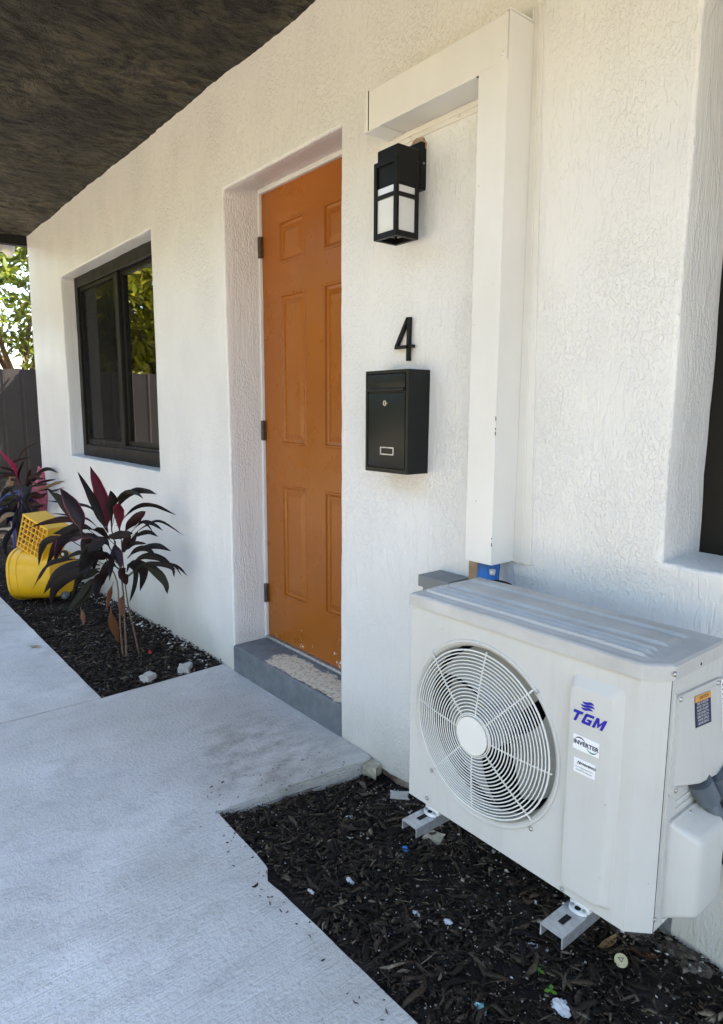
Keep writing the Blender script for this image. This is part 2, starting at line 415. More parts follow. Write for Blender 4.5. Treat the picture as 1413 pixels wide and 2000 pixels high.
M['lf_b'] = leafmat('dead_brown_ti_leaf', (.09, .032, .012), (.17, .065, .025), .6, .2)
M['lf_t'] = leafmat('dry_tan_ti_leaf', (.16, .10, .05), (.30, .20, .10), .7, .2)
M['lf_e'] = leafmat('leaf_edge_red', (.16, .012, .03), (.26, .02, .05), .4, .3)
M['stem'] = plain('ringed_cane', (.13, .075, .045), .7, .3, var=.35, vs=60, bump=.4, bs=90)
M['mango'] = leafmat('mango_leaf', (.095, .125, .010), (.290, .270, .020), .36, .45, veins=False)
M['shade_leaf'] = leafmat('broad_leaf', (.045, .080, .010), (.170, .195, .020), .42, .48, veins=False)
M['bark'] = plain('brown_bark', (.11, .075, .05), .9, .2, var=.4, vs=20, bump=.8, bs=30)
def f_ground():
    m = Mat('sandy_yard', (.30, .26, .19), .95, .2)
    n = m.noise(1.2, detail=6, rough=.65)
    m.color(m.ramp(n, [(.3, (.22, .185, .13)), (.6, (.34, .29, .21)), (.8, (.16, .17, .07))])); m.bump(m.noise(20, detail=5), .5, .02); return m.m
M['ground'] = f_ground()
LEAVES_NEAR=[[[[-1.603,-0.338,0.62],[-1.641,-0.334,0.696],[-1.71,-0.338,0.833],[-1.792,-0.351,0.964]],0.0433,"r",0.02],[[[-1.53,-0.34,0.643],[-1.52,-0.344,0.749],[-1.482,-0.345,0.814],[-1.447,-0.363,0.863]],0.0289,"d",-0.12],[[[-1.498,-0.308,0.619],[-1.498,-0.315,0.694],[-1.483,-0.318,0.751],[-1.458,-0.32,0.795]],0.0373,"r",-0.45],[[[-1.58,-0.327,0.634],[-1.541,-0.297,0.77],[-1.456,-0.248,0.846],[-1.359,-0.211,0.857],[-1.266,-0.194,0.848]],0.0193,"d",-0.27],[[[-1.591,-0.295,0.654],[-1.52,-0.216,0.75],[-1.43,-0.15,0.768],[-1.314,-0.074,0.724]],0.0162,"d",0.4],[[[-1.516,-0.286,0.614],[-1.471,-0.269,0.668],[-1.402,-0.244,0.723],[-1.328,-0.231,0.758]],0.0289,"m",-0.01],[[[-1.47,-0.272,0.619],[-1.42,-0.22,0.688],[-1.358,-0.183,0.683],[-1.296,-0.157,0.653]],0.012,"d",0.06],[[[-1.529,-0.245,0.595],[-1.452,-0.19,0.662],[-1.355,-0.146,0.695],[-1.212,-0.082,0.632]],0.009,"d",-0.44],[[[-1.537,-0.262,0.57],[-1.491,-0.221,0.61],[-1.431,-0.181,0.63],[-1.368,-0.154,0.611]],0.0144,"d",-0.27],[[[-1.525,-0.268,0.484],[-1.455,-0.226,0.541],[-1.353,-0.177,0.57],[-1.24,-0.141,0.554]],0.0217,"d",-0.48],[[[-1.463,-0.287,0.548],[-1.41,-0.265,0.584],[-1.327,-0.236,0.591]],0.012,"d",0.0],[[[-1.467,-0.294,0.436],[-1.406,-0.234,0.507],[-1.316,-0.17,0.508],[-1.225,-0.127,0.457]],0.0217,"d",-0.18],[[[-1.475,-0.292,0.422],[-1.479,-0.264,0.467],[-1.463,-0.214,0.45],[-1.473,-0.204,0.383],[-1.502,-0.216,0.299]],0.0313,"d",-0.35],[[[-1.478,-0.286,0.395],[-1.418,-0.216,0.459],[-1.359,-0.181,0.427],[-1.301,-0.157,0.373],[-1.265,-0.162,0.326]],0.0289,"g",0.3],[[[-1.469,-0.289,0.404],[-1.404,-0.236,0.467],[-1.306,-0.176,0.478],[-1.223,-0.149,0.467],[-1.164,-0.164,0.435]],0.0162,"d",0.3],[[[-1.428,-0.203,0.455],[-1.346,-0.122,0.465],[-1.287,-0.084,0.451],[-1.231,-0.063,0.412]],0.0096,"d",-0.26],[[[-1.552,-0.363,0.642],[-1.638,-0.396,0.746],[-1.741,-0.447,0.77],[-1.85,-0.499,0.772],[-1.959,-0.543,0.77]],0.0108,"d",0.34],[[[-1.578,-0.362,0.613],[-1.665,-0.403,0.681],[-1.745,-0.426,0.695],[-1.84,-0.459,0.696],[-1.971,-0.526,0.699]],0.0102,"m",0.44],[[[-1.638,-0.457,0.609],[-1.655,-0.462,0.688],[-1.695,-0.491,0.791],[-1.734,-0.528,0.86]],0.0445,"p",0.24],[[[-1.614,-0.398,0.612],[-1.694,-0.454,0.67],[-1.77,-0.503,0.687],[-1.858,-0.569,0.666],[-1.95,-0.636,0.634]],0.0199,"m",-0.28],[[[-1.619,-0.372,0.621],[-1.665,-0.446,0.657],[-1.688,-0.516,0.64],[-1.706,-0.587,0.627]],0.0289,"d",0.14],[[[-1.573,-0.389,0.586],[-1.681,-0.462,0.61],[-1.783,-0.518,0.569],[-1.858,-0.551,0.436]],0.0385,"p",-0.11],[[[-1.583,-0.388,0.541],[-1.642,-0.414,0.598],[-1.689,-0.435,0.555],[-1.719,-0.441,0.461]],0.0325,"d",0.21],[[[-1.697,-0.449,0.543],[-1.788,-0.504,0.58],[-1.897,-0.572,0.558],[-1.967,-0.591,0.491],[-2.023,-0.593,0.395]],0.0229,"d",0.22],[[[-1.666,-0.461,0.48],[-1.707,-0.532,0.483],[-1.739,-0.605,0.468],[-1.741,-0.664,0.377]],0.0132,"d",0.35],[[[-1.581,-0.394,0.454],[-1.657,-0.459,0.463],[-1.754,-0.553,0.414],[-1.822,-0.625,0.283]],0.0373,"d",0.46],[[[-1.54,-0.407,0.445],[-1.62,-0.502,0.426],[-1.684,-0.587,0.351],[-1.704,-0.622,0.246]],0.0349,"d",-0.08],[[[-1.604,-0.377,0.397],[-1.642,-0.428,0.346],[-1.669,-0.466,0.283],[-1.7,-0.509,0.207]],0.0433,"g",0.42],[[[-1.611,-0.374,0.42],[-1.596,-0.399,0.389],[-1.562,-0.42,0.349],[-1.517,-0.444,0.285]],0.0289,"d",-0.31],[[[-1.487,-0.324,0.437],[-1.543,-0.351,0.462],[-1.589,-0.37,0.399],[-1.627,-0.372,0.331]],0.0325,"d",-0.09],[[[-1.576,-0.31,0.576],[-1.523,-0.327,0.543],[-1.441,-0.342,0.51],[-1.348,-0.361,0.478]],0.0313,"p",0.33],[[[-1.576,-0.345,0.606],[-1.462,-0.329,0.627],[-1.302,-0.311,0.657]],0.0253,"d",-0.24],[[[-1.497,-0.29,0.417],[-1.491,-0.305,0.414],[-1.453,-0.303,0.359]],0.0313,"m",-0.39],[[[-1.554,-0.376,0.494],[-1.608,-0.385,0.562],[-1.676,-0.405,0.572],[-1.73,-0.457,0.333]],0.0277,"d",-0.05],[[[-1.528,-0.379,0.499],[-1.497,-0.464,0.523],[-1.404,-0.55,0.475]],0.0313,"d",-0.3],[[[-1.604,-0.354,0.495],[-1.604,-0.383,0.518],[-1.597,-0.435,0.482],[-1.572,-0.482,0.401]],0.0289,"d",0.39],[[[-1.549,-0.34,0.528],[-1.57,-0.366,0.584],[-1.592,-0.421,0.556],[-1.587,-0.455,0.493]],0.0313,"d",0.17],[[[-1.538,-0.352,0.481],[-1.599,-0.379,0.512],[-1.654,-0.393,0.486],[-1.696,-0.397,0.395]],0.0277,"d",0.29],[[[-1.582,-0.371,0.413],[-1.64,-0.414,0.408],[-1.707,-0.462,0.371],[-1.752,-0.483,0.3]],0.0301,"g",0.0],[[[-1.536,-0.296,0.512],[-1.523,-0.256,0.547],[-1.53,-0.234,0.574],[-1.534,-0.198,0.627]],0.0181,"m",-0.49],[[[-1.489,-0.322,0.461],[-1.488,-0.385,0.52],[-1.442,-0.44,0.535],[-1.384,-0.496,0.564]],0.0241,"d",-0.29],[[[-1.513,-0.338,0.571],[-1.516,-0.382,0.625],[-1.483,-0.414,0.658],[-1.447,-0.459,0.674]],0.0205,"d",-0.28],[[[-1.544,-0.281,0.521],[-1.543,-0.26,0.575],[-1.55,-0.248,0.63]],0.0241,"m",-0.15],[[[-1.582,-0.369,0.451],[-1.661,-0.443,0.51],[-1.706,-0.484,0.508],[-1.762,-0.548,0.462]],0.0156,"d",0.29],[[[-1.518,-0.349,0.372],[-1.555,-0.355,0.315],[-1.604,-0.354,0.252],[-1.661,-0.351,0.179]],0.0156,"b",0.21],[[[-1.509,-0.298,0.302],[-1.493,-0.321,0.271],[-1.455,-0.333,0.238],[-1.412,-0.347,0.204]],0.0205,"b",-0.27],[[[-1.522,-0.37,0.239],[-1.537,-0.363,0.167],[-1.557,-0.345,0.087],[-1.578,-0.317,0.006]],0.0265,"b",0.23],[[[-1.607,-0.499,0.236],[-1.594,-0.495,0.21],[-1.579,-0.494,0.182],[-1.567,-0.498,0.148]],0.0144,"b",-0.01]]
STEMS_NEAR=[[[[-1.433,-0.332,-0.058],[-1.458,-0.321,0.051],[-1.485,-0.313,0.157],[-1.518,-0.301,0.307],[-1.564,-0.301,0.476],[-1.616,-0.312,0.627]],0.0055],[[[-1.396,-0.276,-0.011],[-1.44,-0.283,0.118],[-1.477,-0.289,0.212],[-1.508,-0.289,0.307],[-1.545,-0.284,0.445],[-1.582,-0.276,0.603]],0.0043],[[[-1.447,-0.343,-0.031],[-1.479,-0.338,0.087],[-1.518,-0.326,0.267],[-1.549,-0.323,0.374],[-1.602,-0.349,0.469],[-1.656,-0.376,0.566]],0.0043]]
LEAVES_FAR=[[[[-4.046,-0.245,0.643],[-4.021,-0.26,0.768],[-3.986,-0.31,0.852],[-3.964,-0.39,0.955]],0.02,"k",0.03],[[[-4.121,-0.227,0.676],[-4.133,-0.232,0.792],[-4.11,-0.209,0.881],[-4.059,-0.16,0.956],[-3.961,-0.061,1.011]],0.0073,"m",-0.48],[[[-4.092,-0.232,0.693],[-4.132,-0.264,0.821],[-4.066,-0.195,0.866],[-3.995,-0.13,0.874]],0.01,"m",0.1],[[[-4.113,-0.243,0.733],[-4.143,-0.246,0.785],[-4.17,-0.272,0.675],[-4.2,-0.299,0.564]],0.028,"t",0.06],[[[-4.067,-0.198,0.638],[-3.987,-0.096,0.754],[-3.915,-0.036,0.784],[-3.632,-0.035,0.771]],0.018,"d",-0.25],[[[-4.055,-0.183,0.611],[-3.991,-0.107,0.666],[-3.923,-0.04,0.688],[-3.707,-0.038,0.716]],0.0113,"d",-0.31],[[[-4.05,-0.174,0.583],[-3.924,-0.082,0.623],[-3.72,-0.043,0.679],[-3.482,-0.036,0.721]],0.018,"t",0.46],[[[-4.052,-0.201,0.64],[-4.003,-0.184,0.684],[-3.92,-0.151,0.722],[-3.821,-0.111,0.761]],0.032,"m",-0.24],[[[-4.032,-0.237,0.617],[-3.969,-0.231,0.642],[-3.865,-0.226,0.605],[-3.775,-0.262,0.548]],0.0346,"g",-0.25],[[[-4.038,-0.24,0.555],[-4.088,-0.261,0.552],[-4.17,-0.307,0.526],[-4.253,-0.358,0.445]],0.0293,"g",0.19],[[[-4.014,-0.212,0.603],[-3.936,-0.165,0.648],[-3.836,-0.125,0.667],[-3.719,-0.08,0.681]],0.0127,"d",-0.31],[[[-4.036,-0.19,0.572],[-3.92,-0.064,0.615],[-3.863,-0.035,0.605],[-3.461,-0.045,0.673]],0.0113,"d",0.05],[[[-4.058,-0.258,0.411],[-4.088,-0.301,0.411],[-4.118,-0.351,0.399],[-4.142,-0.413,0.312]],0.028,"t",0.42],[[[-4.071,-0.269,0.3],[-4.06,-0.316,0.279],[-4.031,-0.383,0.188],[-3.937,-0.388,0.082]],0.0246,"d",-0.25],[[[-4.013,-0.282,0.295],[-4.044,-0.325,0.275],[-4.086,-0.378,0.275],[-4.115,-0.423,0.249]],0.0087,"d",0.44],[[[-4.02,-0.221,0.535],[-3.975,-0.205,0.552],[-3.899,-0.165,0.591],[-3.787,-0.107,0.564]],0.0246,"m",-0.5],[[[-4.081,-0.228,0.693],[-4.094,-0.247,0.734],[-4.123,-0.302,0.735],[-4.159,-0.376,0.71]],0.0213,"m",0.1],[[[-4.063,-0.234,0.668],[-4.149,-0.269,0.691],[-4.253,-0.305,0.684],[-4.368,-0.348,0.635]],0.0186,"d",0.11],[[[-4.121,-0.228,0.663],[-4.144,-0.26,0.759],[-4.163,-0.315,0.787],[-4.171,-0.368,0.796]],0.0146,"m",-0.1],[[[-4.067,-0.235,0.641],[-4.133,-0.29,0.625],[-4.192,-0.33,0.581],[-4.242,-0.355,0.522]],0.0226,"d",0.13],[[[-4.033,-0.233,0.589],[-4.002,-0.193,0.644],[-3.989,-0.172,0.731],[-3.976,-0.158,0.792]],0.02,"m",0.26],[[[-4.065,-0.235,0.545],[-4.113,-0.272,0.488],[-4.164,-0.297,0.429],[-4.213,-0.309,0.376]],0.0306,"d",-0.11],[[[-4.043,-0.221,0.546],[-3.959,-0.193,0.512],[-3.858,-0.168,0.494],[-3.734,-0.123,0.511]],0.0266,"m",0.38],[[[-4.04,-0.215,0.56],[-3.968,-0.163,0.556],[-3.892,-0.118,0.567],[-3.818,-0.078,0.599]],0.024,"r",-0.14],[[[-4.038,-0.237,0.507],[-3.961,-0.234,0.447],[-3.885,-0.267,0.379],[-3.781,-0.281,0.328]],0.0293,"d",-0.27],[[[-4.064,-0.239,0.491],[-4.024,-0.283,0.417],[-3.945,-0.31,0.362],[-3.864,-0.355,0.298]],0.0266,"d",-0.06],[[[-4.045,-0.226,0.656],[-4.011,-0.247,0.727],[-3.926,-0.242,0.807],[-3.821,-0.237,0.866]],0.0146,"m",0.42],[[[-4.055,-0.22,0.613],[-3.962,-0.169,0.673],[-3.861,-0.147,0.713],[-3.728,-0.112,0.722]],0.0186,"d",0.45],[[[-4.084,-0.245,0.434],[-4.144,-0.306,0.446],[-4.185,-0.348,0.425],[-4.22,-0.388,0.375]],0.0266,"d",-0.48],[[[-4.084,-0.234,0.405],[-3.996,-0.213,0.359],[-3.942,-0.265,0.317],[-3.856,-0.299,0.266]],0.0293,"m",0.18],[[[-4.05,-0.23,0.492],[-3.962,-0.182,0.484],[-3.885,-0.176,0.465],[-3.792,-0.169,0.435]],0.0253,"d",-0.25],[[[-4.115,-0.228,0.581],[-4.181,-0.264,0.577],[-4.261,-0.29,0.599],[-4.346,-0.318,0.593]],0.0226,"d",-0.43],[[[-4.041,-0.239,0.562],[-4.007,-0.219,0.509],[-3.977,-0.204,0.47],[-3.945,-0.19,0.418]],0.0306,"d",-0.1],[[[-4.096,-0.24,0.556],[-4.144,-0.29,0.5],[-4.201,-0.329,0.483],[-4.262,-0.367,0.466]],0.0306,"d",-0.31]]
STEMS_FAR=[[[[-4.021,-0.283,0.115],[-4.05,-0.271,0.241],[-4.083,-0.256,0.408],[-4.112,-0.227,0.609]],0.0095],[[[-4.011,-0.269,0.122],[-4.041,-0.256,0.261],[-4.066,-0.235,0.408],[-4.095,-0.214,0.575]],0.0082],[[[-4.031,-0.293,0.122],[-4.06,-0.284,0.241],[-4.083,-0.264,0.374],[-4.108,-0.239,0.541]],0.0068]]
# ------------------------------------------------------------------ setting: ground, path, beds
def bed_z(x, y):
    if x < -0.5:
        z = -0.022-0.022*max(0.0, min(2.2, -0.95-x)); z += 0.018*math.exp(-((y)/.07)**2)
    else:
        z = -0.030-0.035*math.exp(-((x-.22)/.22)**2)*max(0.0, min(1.0, (y+.62)/.45))
        z += 0.030*math.exp(-((y+.02)/.10)**2)*max(0.0, min(1.0, (x-.75)/.4))
        z += 0.012*max(0.0, min(1.0, (-y-.5)/.1))
        z += 0.020*math.exp(-(((x-1.22)/.18)**2+((y+.07)/.09)**2))
    z += 0.010*nz(x, y, 0, 5.0)+0.007*nz(x, y, 3, 17.0)+0.003*nz(x, y, 5, 45)
    return z
def struct(o): return tag(o, kind='structure')
mb = MB()
mb.add([(-150, -150, -.16), (150, -150, -.16), (150, 150, -.16), (-150, 150, -.16)], [(0, 1, 2, 3)])
struct(mb.obj('ground', M['ground']))
for (x0, x1, y0, y1, nx, ny) in ((-6.2, -.9, -.70, .05, 170, 30), (.05, 3.0, -.72, .05, 130, 34)):
    mb = MB(); mb.grid(lambda u, v: (x0+(x1-x0)*u, y0+(y1-y0)*v, bed_z(x0+(x1-x0)*u, y0+(y1-y0)*v)), nx, ny)
    struct(mb.obj('planting_bed', M['soil'], smooth=True))
def slab(poly, ztop, depth, bev, name):
    bm = bmesh.new(); vs = [bm.verts.new((x, y, ztop)) for x, y in poly]; f = bm.faces.new(vs)
    if f.normal.z < 0: f.normal_flip()
    r = bmesh.ops.extrude_face_region(bm, geom=[f])
    for v in r['geom']:
        if isinstance(v, bmesh.types.BMVert): v.co.z = ztop-depth
    bm.normal_update()
    top = [e for e in bm.edges if all(abs(v.co.z-ztop) < 1e-5 for v in e.verts)]
    bmesh.ops.recalc_face_normals(bm, faces=bm.faces[:])
    bmesh.ops.bevel(bm, geom=top, offset=bev, segments=2, profile=.5, affect='EDGES', clamp_overlap=True)
    bmesh.ops.triangulate(bm, faces=[f for f in bm.faces if len(f.verts) > 4])
    me = bpy.data.meshes.new(name); bm.to_mesh(me); bm.free(); me.materials.append(M['concrete'])
    o = bpy.data.objects.new(name, me); COL.objects.link(o); ORG[o] = Vector((0, 0, 0)); return struct(o)
def rough_line(a, b, step, amp, seed):
    n = max(1, int((Vector(b)-Vector(a)).length/step)); d = (Vector(b)-Vector(a)); t = Vector((-d.y, d.x)).normalized(); o = []
    for i in range(n):
        s = i/n; k = amp*(nz(s*d.length*9, seed, 0)+.6*nz(s*d.length*30, seed, 2)) if 0 < i else 0
        o.append((a[0]+d.x*s+t.x*k, a[1]+d.y*s+t.y*k))
    return o
pl = [(-9.0, -2.6), (-.972, -2.6), (-.972, -1.0), (-.947, -.612)]
pl = [(-9.0, -2.6), (-.979, -2.6)]+rough_line((-.979, -2.6), (-.954, -.616), .1, .002, 3)[1:]+rough_line((-.954, -.616), (-9, -.64), .09, .004, 8)
slab(pl, 0.0, .12, .004, 'path')
pr = rough_line((-.966, -2.6), (-.941, -.604), .1, .002, 3)+rough_line((-.941, -.604), (-.967, -.004), .07, .004, 5)
pr += [(-.967, -.004), (0.17, -.004)]+rough_line((.198, -.012), (.150, -.585), .05, .005, 12)
pr += [(.148, -.598), (.118, -.660), (.141, -.612)]
pr += rough_line((.143, -.612), (.455, -.618), .045, .003, 21)
pr += [(.462, -.621), (.480, -.625), (.488, -.636), (.505, -.640), (.522, -.650), (.552, -.648)]
pr += rough_line((.58, -.644), (1.1, -.628), .05, .002, 33)+rough_line((1.1, -.628), (5.0, -.628), .07, .003, 34)+[(5.0, -.628), (5.0, -2.6)]
slab(pr, 0.0, .13, .008, 'path')

# ------------------------------------------------------------------ the house
house = thing('house', (0, 0, 0), 'white stucco house with an orange six-panel door and a dark overhanging soffit', 'house')
ZH, ZS = 2.233, 0.922
OPEN = [(-3.395, -1.692, ZS, ZH, .175), (-.858, 0.0, -.30, ZH, .20), (1.224, 2.75, ZS, ZH, .27)]
RAD = .010
def wy(x, z): return .0035*nz(x, z, 1, 1.7)+.0020*nz(x, z, 4, 6)+.0010*nz(x, z, 9, 19)
def jag(x, z): return .0022*nz(x, z, 2, 11)+.0014*nz(x, z, 5, 37)
def axis(brk, step):
    o = []
    for a, b in zip(brk[:-1], brk[1:]):
        n = max(1, int(round((b-a)/step))); o += [a+(b-a)*i/n for i in range(n)]
    return o+[brk[-1]]
bx = sorted(set([-4.29+RAD, 3.2]+[e for o in OPEN for e in (o[0]-RAD, o[1]+RAD)])); bz = [-.03, ZS-RAD, ZH+RAD, 2.80]
XS = axis(bx, .035); ZSS = axis(bz, .035)
mb = MB(); idx = {}
def base_z(x):
    g = -.020-.022*max(0.0, min(2.2, -0.95-x)) if x < -.5 else (-.022 if x < .9 else -.012)
    return g+.012*nz(x, 3, 0, 6)+.009*nz(x, 7, 0, 21)
def gv(i, j):
    if (i, j) not in idx:
        x, z = XS[i], ZSS[j]
        zz = base_z(x) if j == 0 else z
        idx[(i, j)] = len(mb.v); mb.v.append((x, wy(x, z), zz))
    return idx[(i, j)]
def inside(x, z):
    for a, b, c, d, _ in OPEN:
        if a-RAD+1e-4 < x < b+RAD-1e-4 and c-RAD+1e-4 < z < d+RAD-1e-4: return True
    return False
for j in range(len(ZSS)-1):
    for i in range(len(XS)-1):
        if not inside((XS[i]+XS[i+1])/2, (ZSS[j]+ZSS[j+1])/2):
            mb.f.append((gv(i, j), gv(i+1, j), gv(i+1, j+1), gv(i, j+1)))
# ragged lower lip of the render coat
for i in range(len(XS)-1):
    if not inside((XS[i]+XS[i+1])/2, .1):
        a, b = XS[i], XS[i+1]
        mb.add([(a, wy(a, -.03), base_z(a)), (b, wy(b, -.03), base_z(b)), (b, .035, base_z(b)-.006), (a, .035, base_z(a)-.006)], [(0, 1, 2, 3)])
def rect_loop(x0, x1, z0, z1, o, y, u=False):
    if u and y > .02: z1 += .034*(y-.02)/.18
    x0 -= o; x1 += o; z1 += o; z0 -= 0 if u else o
    nh, nv = 34, 34 if not u else 60
    p = [(x0, z0+(z1-z0)*i/nv) for i in range(nv)]+[(x0+(x1-x0)*i/nh, z1) for i in range(nh)]+[(x1, z1-(z1-z0)*i/nv) for i in range(nv)]
    p += [(x1, z0)] if u else [(x1-(x1-x0)*i/nh, z0) for i in range(nh)]
    cx, cz = (x0+x1)/2, (z0+z1)/2
    res = []
    for x, z in p:
        k = jag(x, z) if y > .001 else 0
        sx = (1 if abs(x-x1) < 1e-6 else -1 if abs(x-x0) < 1e-6 else 0); sz = (1 if abs(z-z1) < 1e-6 else -1 if abs(z-z0) < 1e-6 and not u else 0)
        yy = y+wy(x, z)*(1 if y < .03 else .3)
        if y > .03: k += .003*nz(x*3+y*8, z*3, y*9)
        res.append((x+sx*k, yy, z+sz*k))
    return res
for (a, b, c, d, dep) in OPEN:
    u = c < 0
    prof = [(RAD, 0.0), (RAD*.62, RAD*.08), (RAD*.29, RAD*.29), (RAD*.08, RAD*.62), (0, RAD)]+[(0, RAD+(dep-RAD)*k/5) for k in range(1, 6)]
    mb.loops([rect_loop(a, b, c if not u else -.12, d, o, y, u) for o, y in prof], closed=not u)
# rounded corner at the far end
def corner(u, v):
    z = base_z(-4.29)+(2.8-base_z(-4.29))*v; k = u*4
    if k <= 3: an = k/3*math.pi/2; x = -4.29+RAD-RAD*math.sin(an); y = RAD-RAD*math.cos(an)
    else: x = -4.29; y = RAD+(7-RAD)*(k-3)
    return (x-jag(z, 3)*.8, y+wy(x, z), z)
mb.grid(corner, 4, 70)
mb.add([(3.2, 0, -.1), (6.5, 0, -.1), (6.5, 0, 2.8), (3.2, 0, 2.8)], [(0, 1, 2, 3)])
mb.obj('wall', M['stucco'], house, smooth=True, fixn=False)
mb = MB(); mb.box(6.5, 6.7, 0, 7, -.2, 2.8); mb.box(-4.28, 6.7, 7, 7.2, -.2, 2.8); mb.obj('rear_wall', M['stucco'], house)
mb = MB(); mb.box(-4.27, 6.45, .30, 6.9, -.25, -.01); mb.obj('floor', M['interior'], house)
mb = MB(); mb.grid(lambda u, v: (-4.27+10.7*u, .020+.012*nz(u*10.7, v*.3, 0, 9)+.006*nz(u*10.7, v, 0, 31), -.28+.30*v), 300, 5)
mb.f = [f for f in mb.f if not (-.87 < sum(mb.v[i][0] for i in f)/4 < .01)]
mb.obj('footing', M['footing'], house, smooth=True)
# soffit, fascia, roof
mb = MB()
def sof(u, v):
    x = -4.315+10.8*u; y = .03-1.16*v
    wx = x+.10*nz(x, y, 7, 2.0); wy2 = y+.16*nz(x, y, 9, 2.0)
    r1 = nz(wx*12, wy2*8.5, 0); r2 = nz(wx*30, wy2*19, 4)
    rel = .0055*max(-.35, r1)+.0035*r2-.010*max(0.0, .10-abs(nz(wx*10, wy2*4.5, 11)))*6*max(0.0, nz(x, y, 3, 5.0))
    return (x, y, 2.683+.012*nz(x, y, 0, 1.3)+.007*nz(x, y, 2, 4.5)+(.010*nz(x, 0, 5, 3.0)*(1-v))+rel)
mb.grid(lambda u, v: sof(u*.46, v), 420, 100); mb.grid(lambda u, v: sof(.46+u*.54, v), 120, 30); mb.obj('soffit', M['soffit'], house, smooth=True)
mb = MB(); mb.box(-4.39, -4.318, -1.17, 7.3, 2.615, 2.86, .004); mb.box(-4.318, 6.8, -1.17, -1.135, 2.60, 2.86, .004); mb.obj('fascia', M['fascia'], house)
mb = MB()
mb.prism([(-1.30, 2.865), (-1.30, 2.90), (3.1, 4.05), (7.5, 2.90), (7.5, 2.865)], lambda p: (-4.5, p[0], p[1]), lambda p: (6.9, p[0], p[1])); mb.obj('roof', M['roof'], house)
mb = MB(); mb.box(-4.2, 6.4, .28, 6.9, 2.72, 2.76); mb.obj('ceiling', M['interior'], house)
# door step and threshold
mb = MB()
def stepv(u, v):
    return None
mb.box(-.862, .004, -.006, .30, -.10, .131, .010, 3); mb.obj('door_step', M['step'], house, angle=40)
mb = MB(); mb.box(-.852, -.004, .172, .236, .1315, .147, .004, 2); mb.obj('threshold', M['galv'], house)
# jamb
mb = MB(); mb.box(-.862, -.849, .176, .25, .132, 2.28, .002); mb.box(-.022, .006, .176, .25, .132, 2.28, .002); mb.box(-.849, -.022, .1765, .249, 2.246, 2.28, .002)
mb.obj('door_frame', M['jamb'], house)
# six-panel door
DX0, DX1, DZ0, DZ1, DY = -.846, -.026, .150, 2.243, .190
cols = [(-.703, -.498), (-.362, -.157)]; rows = [(.378, .923), (1.110, 1.785), (1.915, 2.098)]
holes = [(a, b, c, d) for a, b in cols for c, d in rows]
mb = MB(); xs = [DX0]+[e for c in cols for e in c]+[DX1]; zs = [DZ0]+[e for r in rows for e in r]+[DZ1]
for i in range(len(xs)-1):
    for j in range(len(zs)-1):
        if (i % 2 == 1) and (j % 2 == 1): continue
        mb.add([(xs[i], DY, zs[j]), (xs[i+1], DY, zs[j]), (xs[i+1], DY, zs[j+1]), (xs[i], DY, zs[j+1])], [(0, 1, 2, 3)])
mb.loops([[(DX0, y, DZ0), (DX1, y, DZ0), (DX1, y, DZ1), (DX0, y, DZ1)] for y in (DY, DY+.042)], cap1=True)
door = mb.obj('door', M['door'], house, fixn=False)
for (a, b, c, d) in holes:
    mb = MB()
    L = [[(a+i, DY+y, c+i), (b-i, DY+y, c+i), (b-i, DY+y, d-i), (a+i, DY+y, d-i)] for i, y in ((0, 0), (.003, -.0035), (.010, -.0035), (.014, .005), (.022, .0085), (.027, .0085), (.050, .0005))]
    mb.loops(L, cap1=True); mb.obj('panel', M['door'], door, fixn=False)
for z in (2.012, 1.172, .366):
    mb = MB(); mb.cyl((-.8475, .178, z-.048), (-.8475, .178, z+.048), .0065, n=10)
    mb.box(-.861, -.850, .1725, .1755, z-.046, z+.046); mb.box(-.845, -.834, .1825, .1885, z-.046, z+.046)
    mb.obj('hinge', M['rust'], door, angle=40)
# sliding windows
def window(x0, x1, y, mid, name, screen):
    z0, z1 = ZS, ZH
    f = MB(); t = .062
    f.box(x0-.01, x0+t, y, y+.08, z0-.01, z1+.01, .003); f.box(x1-t, x1+.01, y, y+.08, z0-.01, z1+.01, .003)
    f.box(x0+t, x1-t, y+.0015, y+.0785, z1-.075, z1+.01, .003); f.box(x0+t, x1-t, y+.0015, y+.0785, z0-.01, z0+.085, .003)
    f.box(x0+t, x1-t, y+.018, y+.070, z0+.085, z0+.105, .002)
    wdw = f.obj('window', M['bronze'], house)
    m_ = MB(); m_.box(mid-.030, mid+.030, y+.012, y+.045, z0+.105, z1-.075, .003); m_.obj('meeting_stile', M['bronze'], wdw)
    for a, b, yy in ((x0+t, mid-.030, y+.030), (mid+.030, x1-t, y+.048)):
        s = MB(); k = .026
        s.box(a, a+k, yy-.012, yy+.014, z0+.106, z1-.076, .002); s.box(b-k, b, yy-.012, yy+.014, z0+.106, z1-.076, .002)
        s.box(a+k, b-k, yy-.0115, yy+.0135, z0+.106, z0+.136, .002); s.box(a+k, b-k, yy-.0115, yy+.0135, z1-.106, z1-.076, .002)
        s.obj('sash', M['bronze'], wdw)
        g = MB(); g.box(a+k-.004, b-k+.004, yy, yy+.004, z0+.132, z1-.102); g.obj('pane', M['glass'], wdw)
    if screen:
        s = MB(); a, b = x0+t+.03, mid-.055
        s.add([(a, y+.012, z0+.13), (b, y+.012, z0+.13), (b, y+.012, z1-.10), (a, y+.012, z1-.10)], [(0, 1, 2, 3)]); s.obj('insect_screen', M['screen'], wdw)
    bl = MB(); n = 52
    for i in range(n):
        z = z0+.03+(z1-z0-.04)*i/n
        bl.add([(x0+.02, y+.135, z), (x1-.02, y+.135, z), (x1-.02, y+.155, z+.014), (x0+.02, y+.155, z+.014)], [(0, 1, 2, 3)])
    o = bl.obj('blind', M['blind'], wdw, fixn=False); o['kind'] = 'stuff'
window(-3.395, -1.692, .097, -2.56, 'window', True)
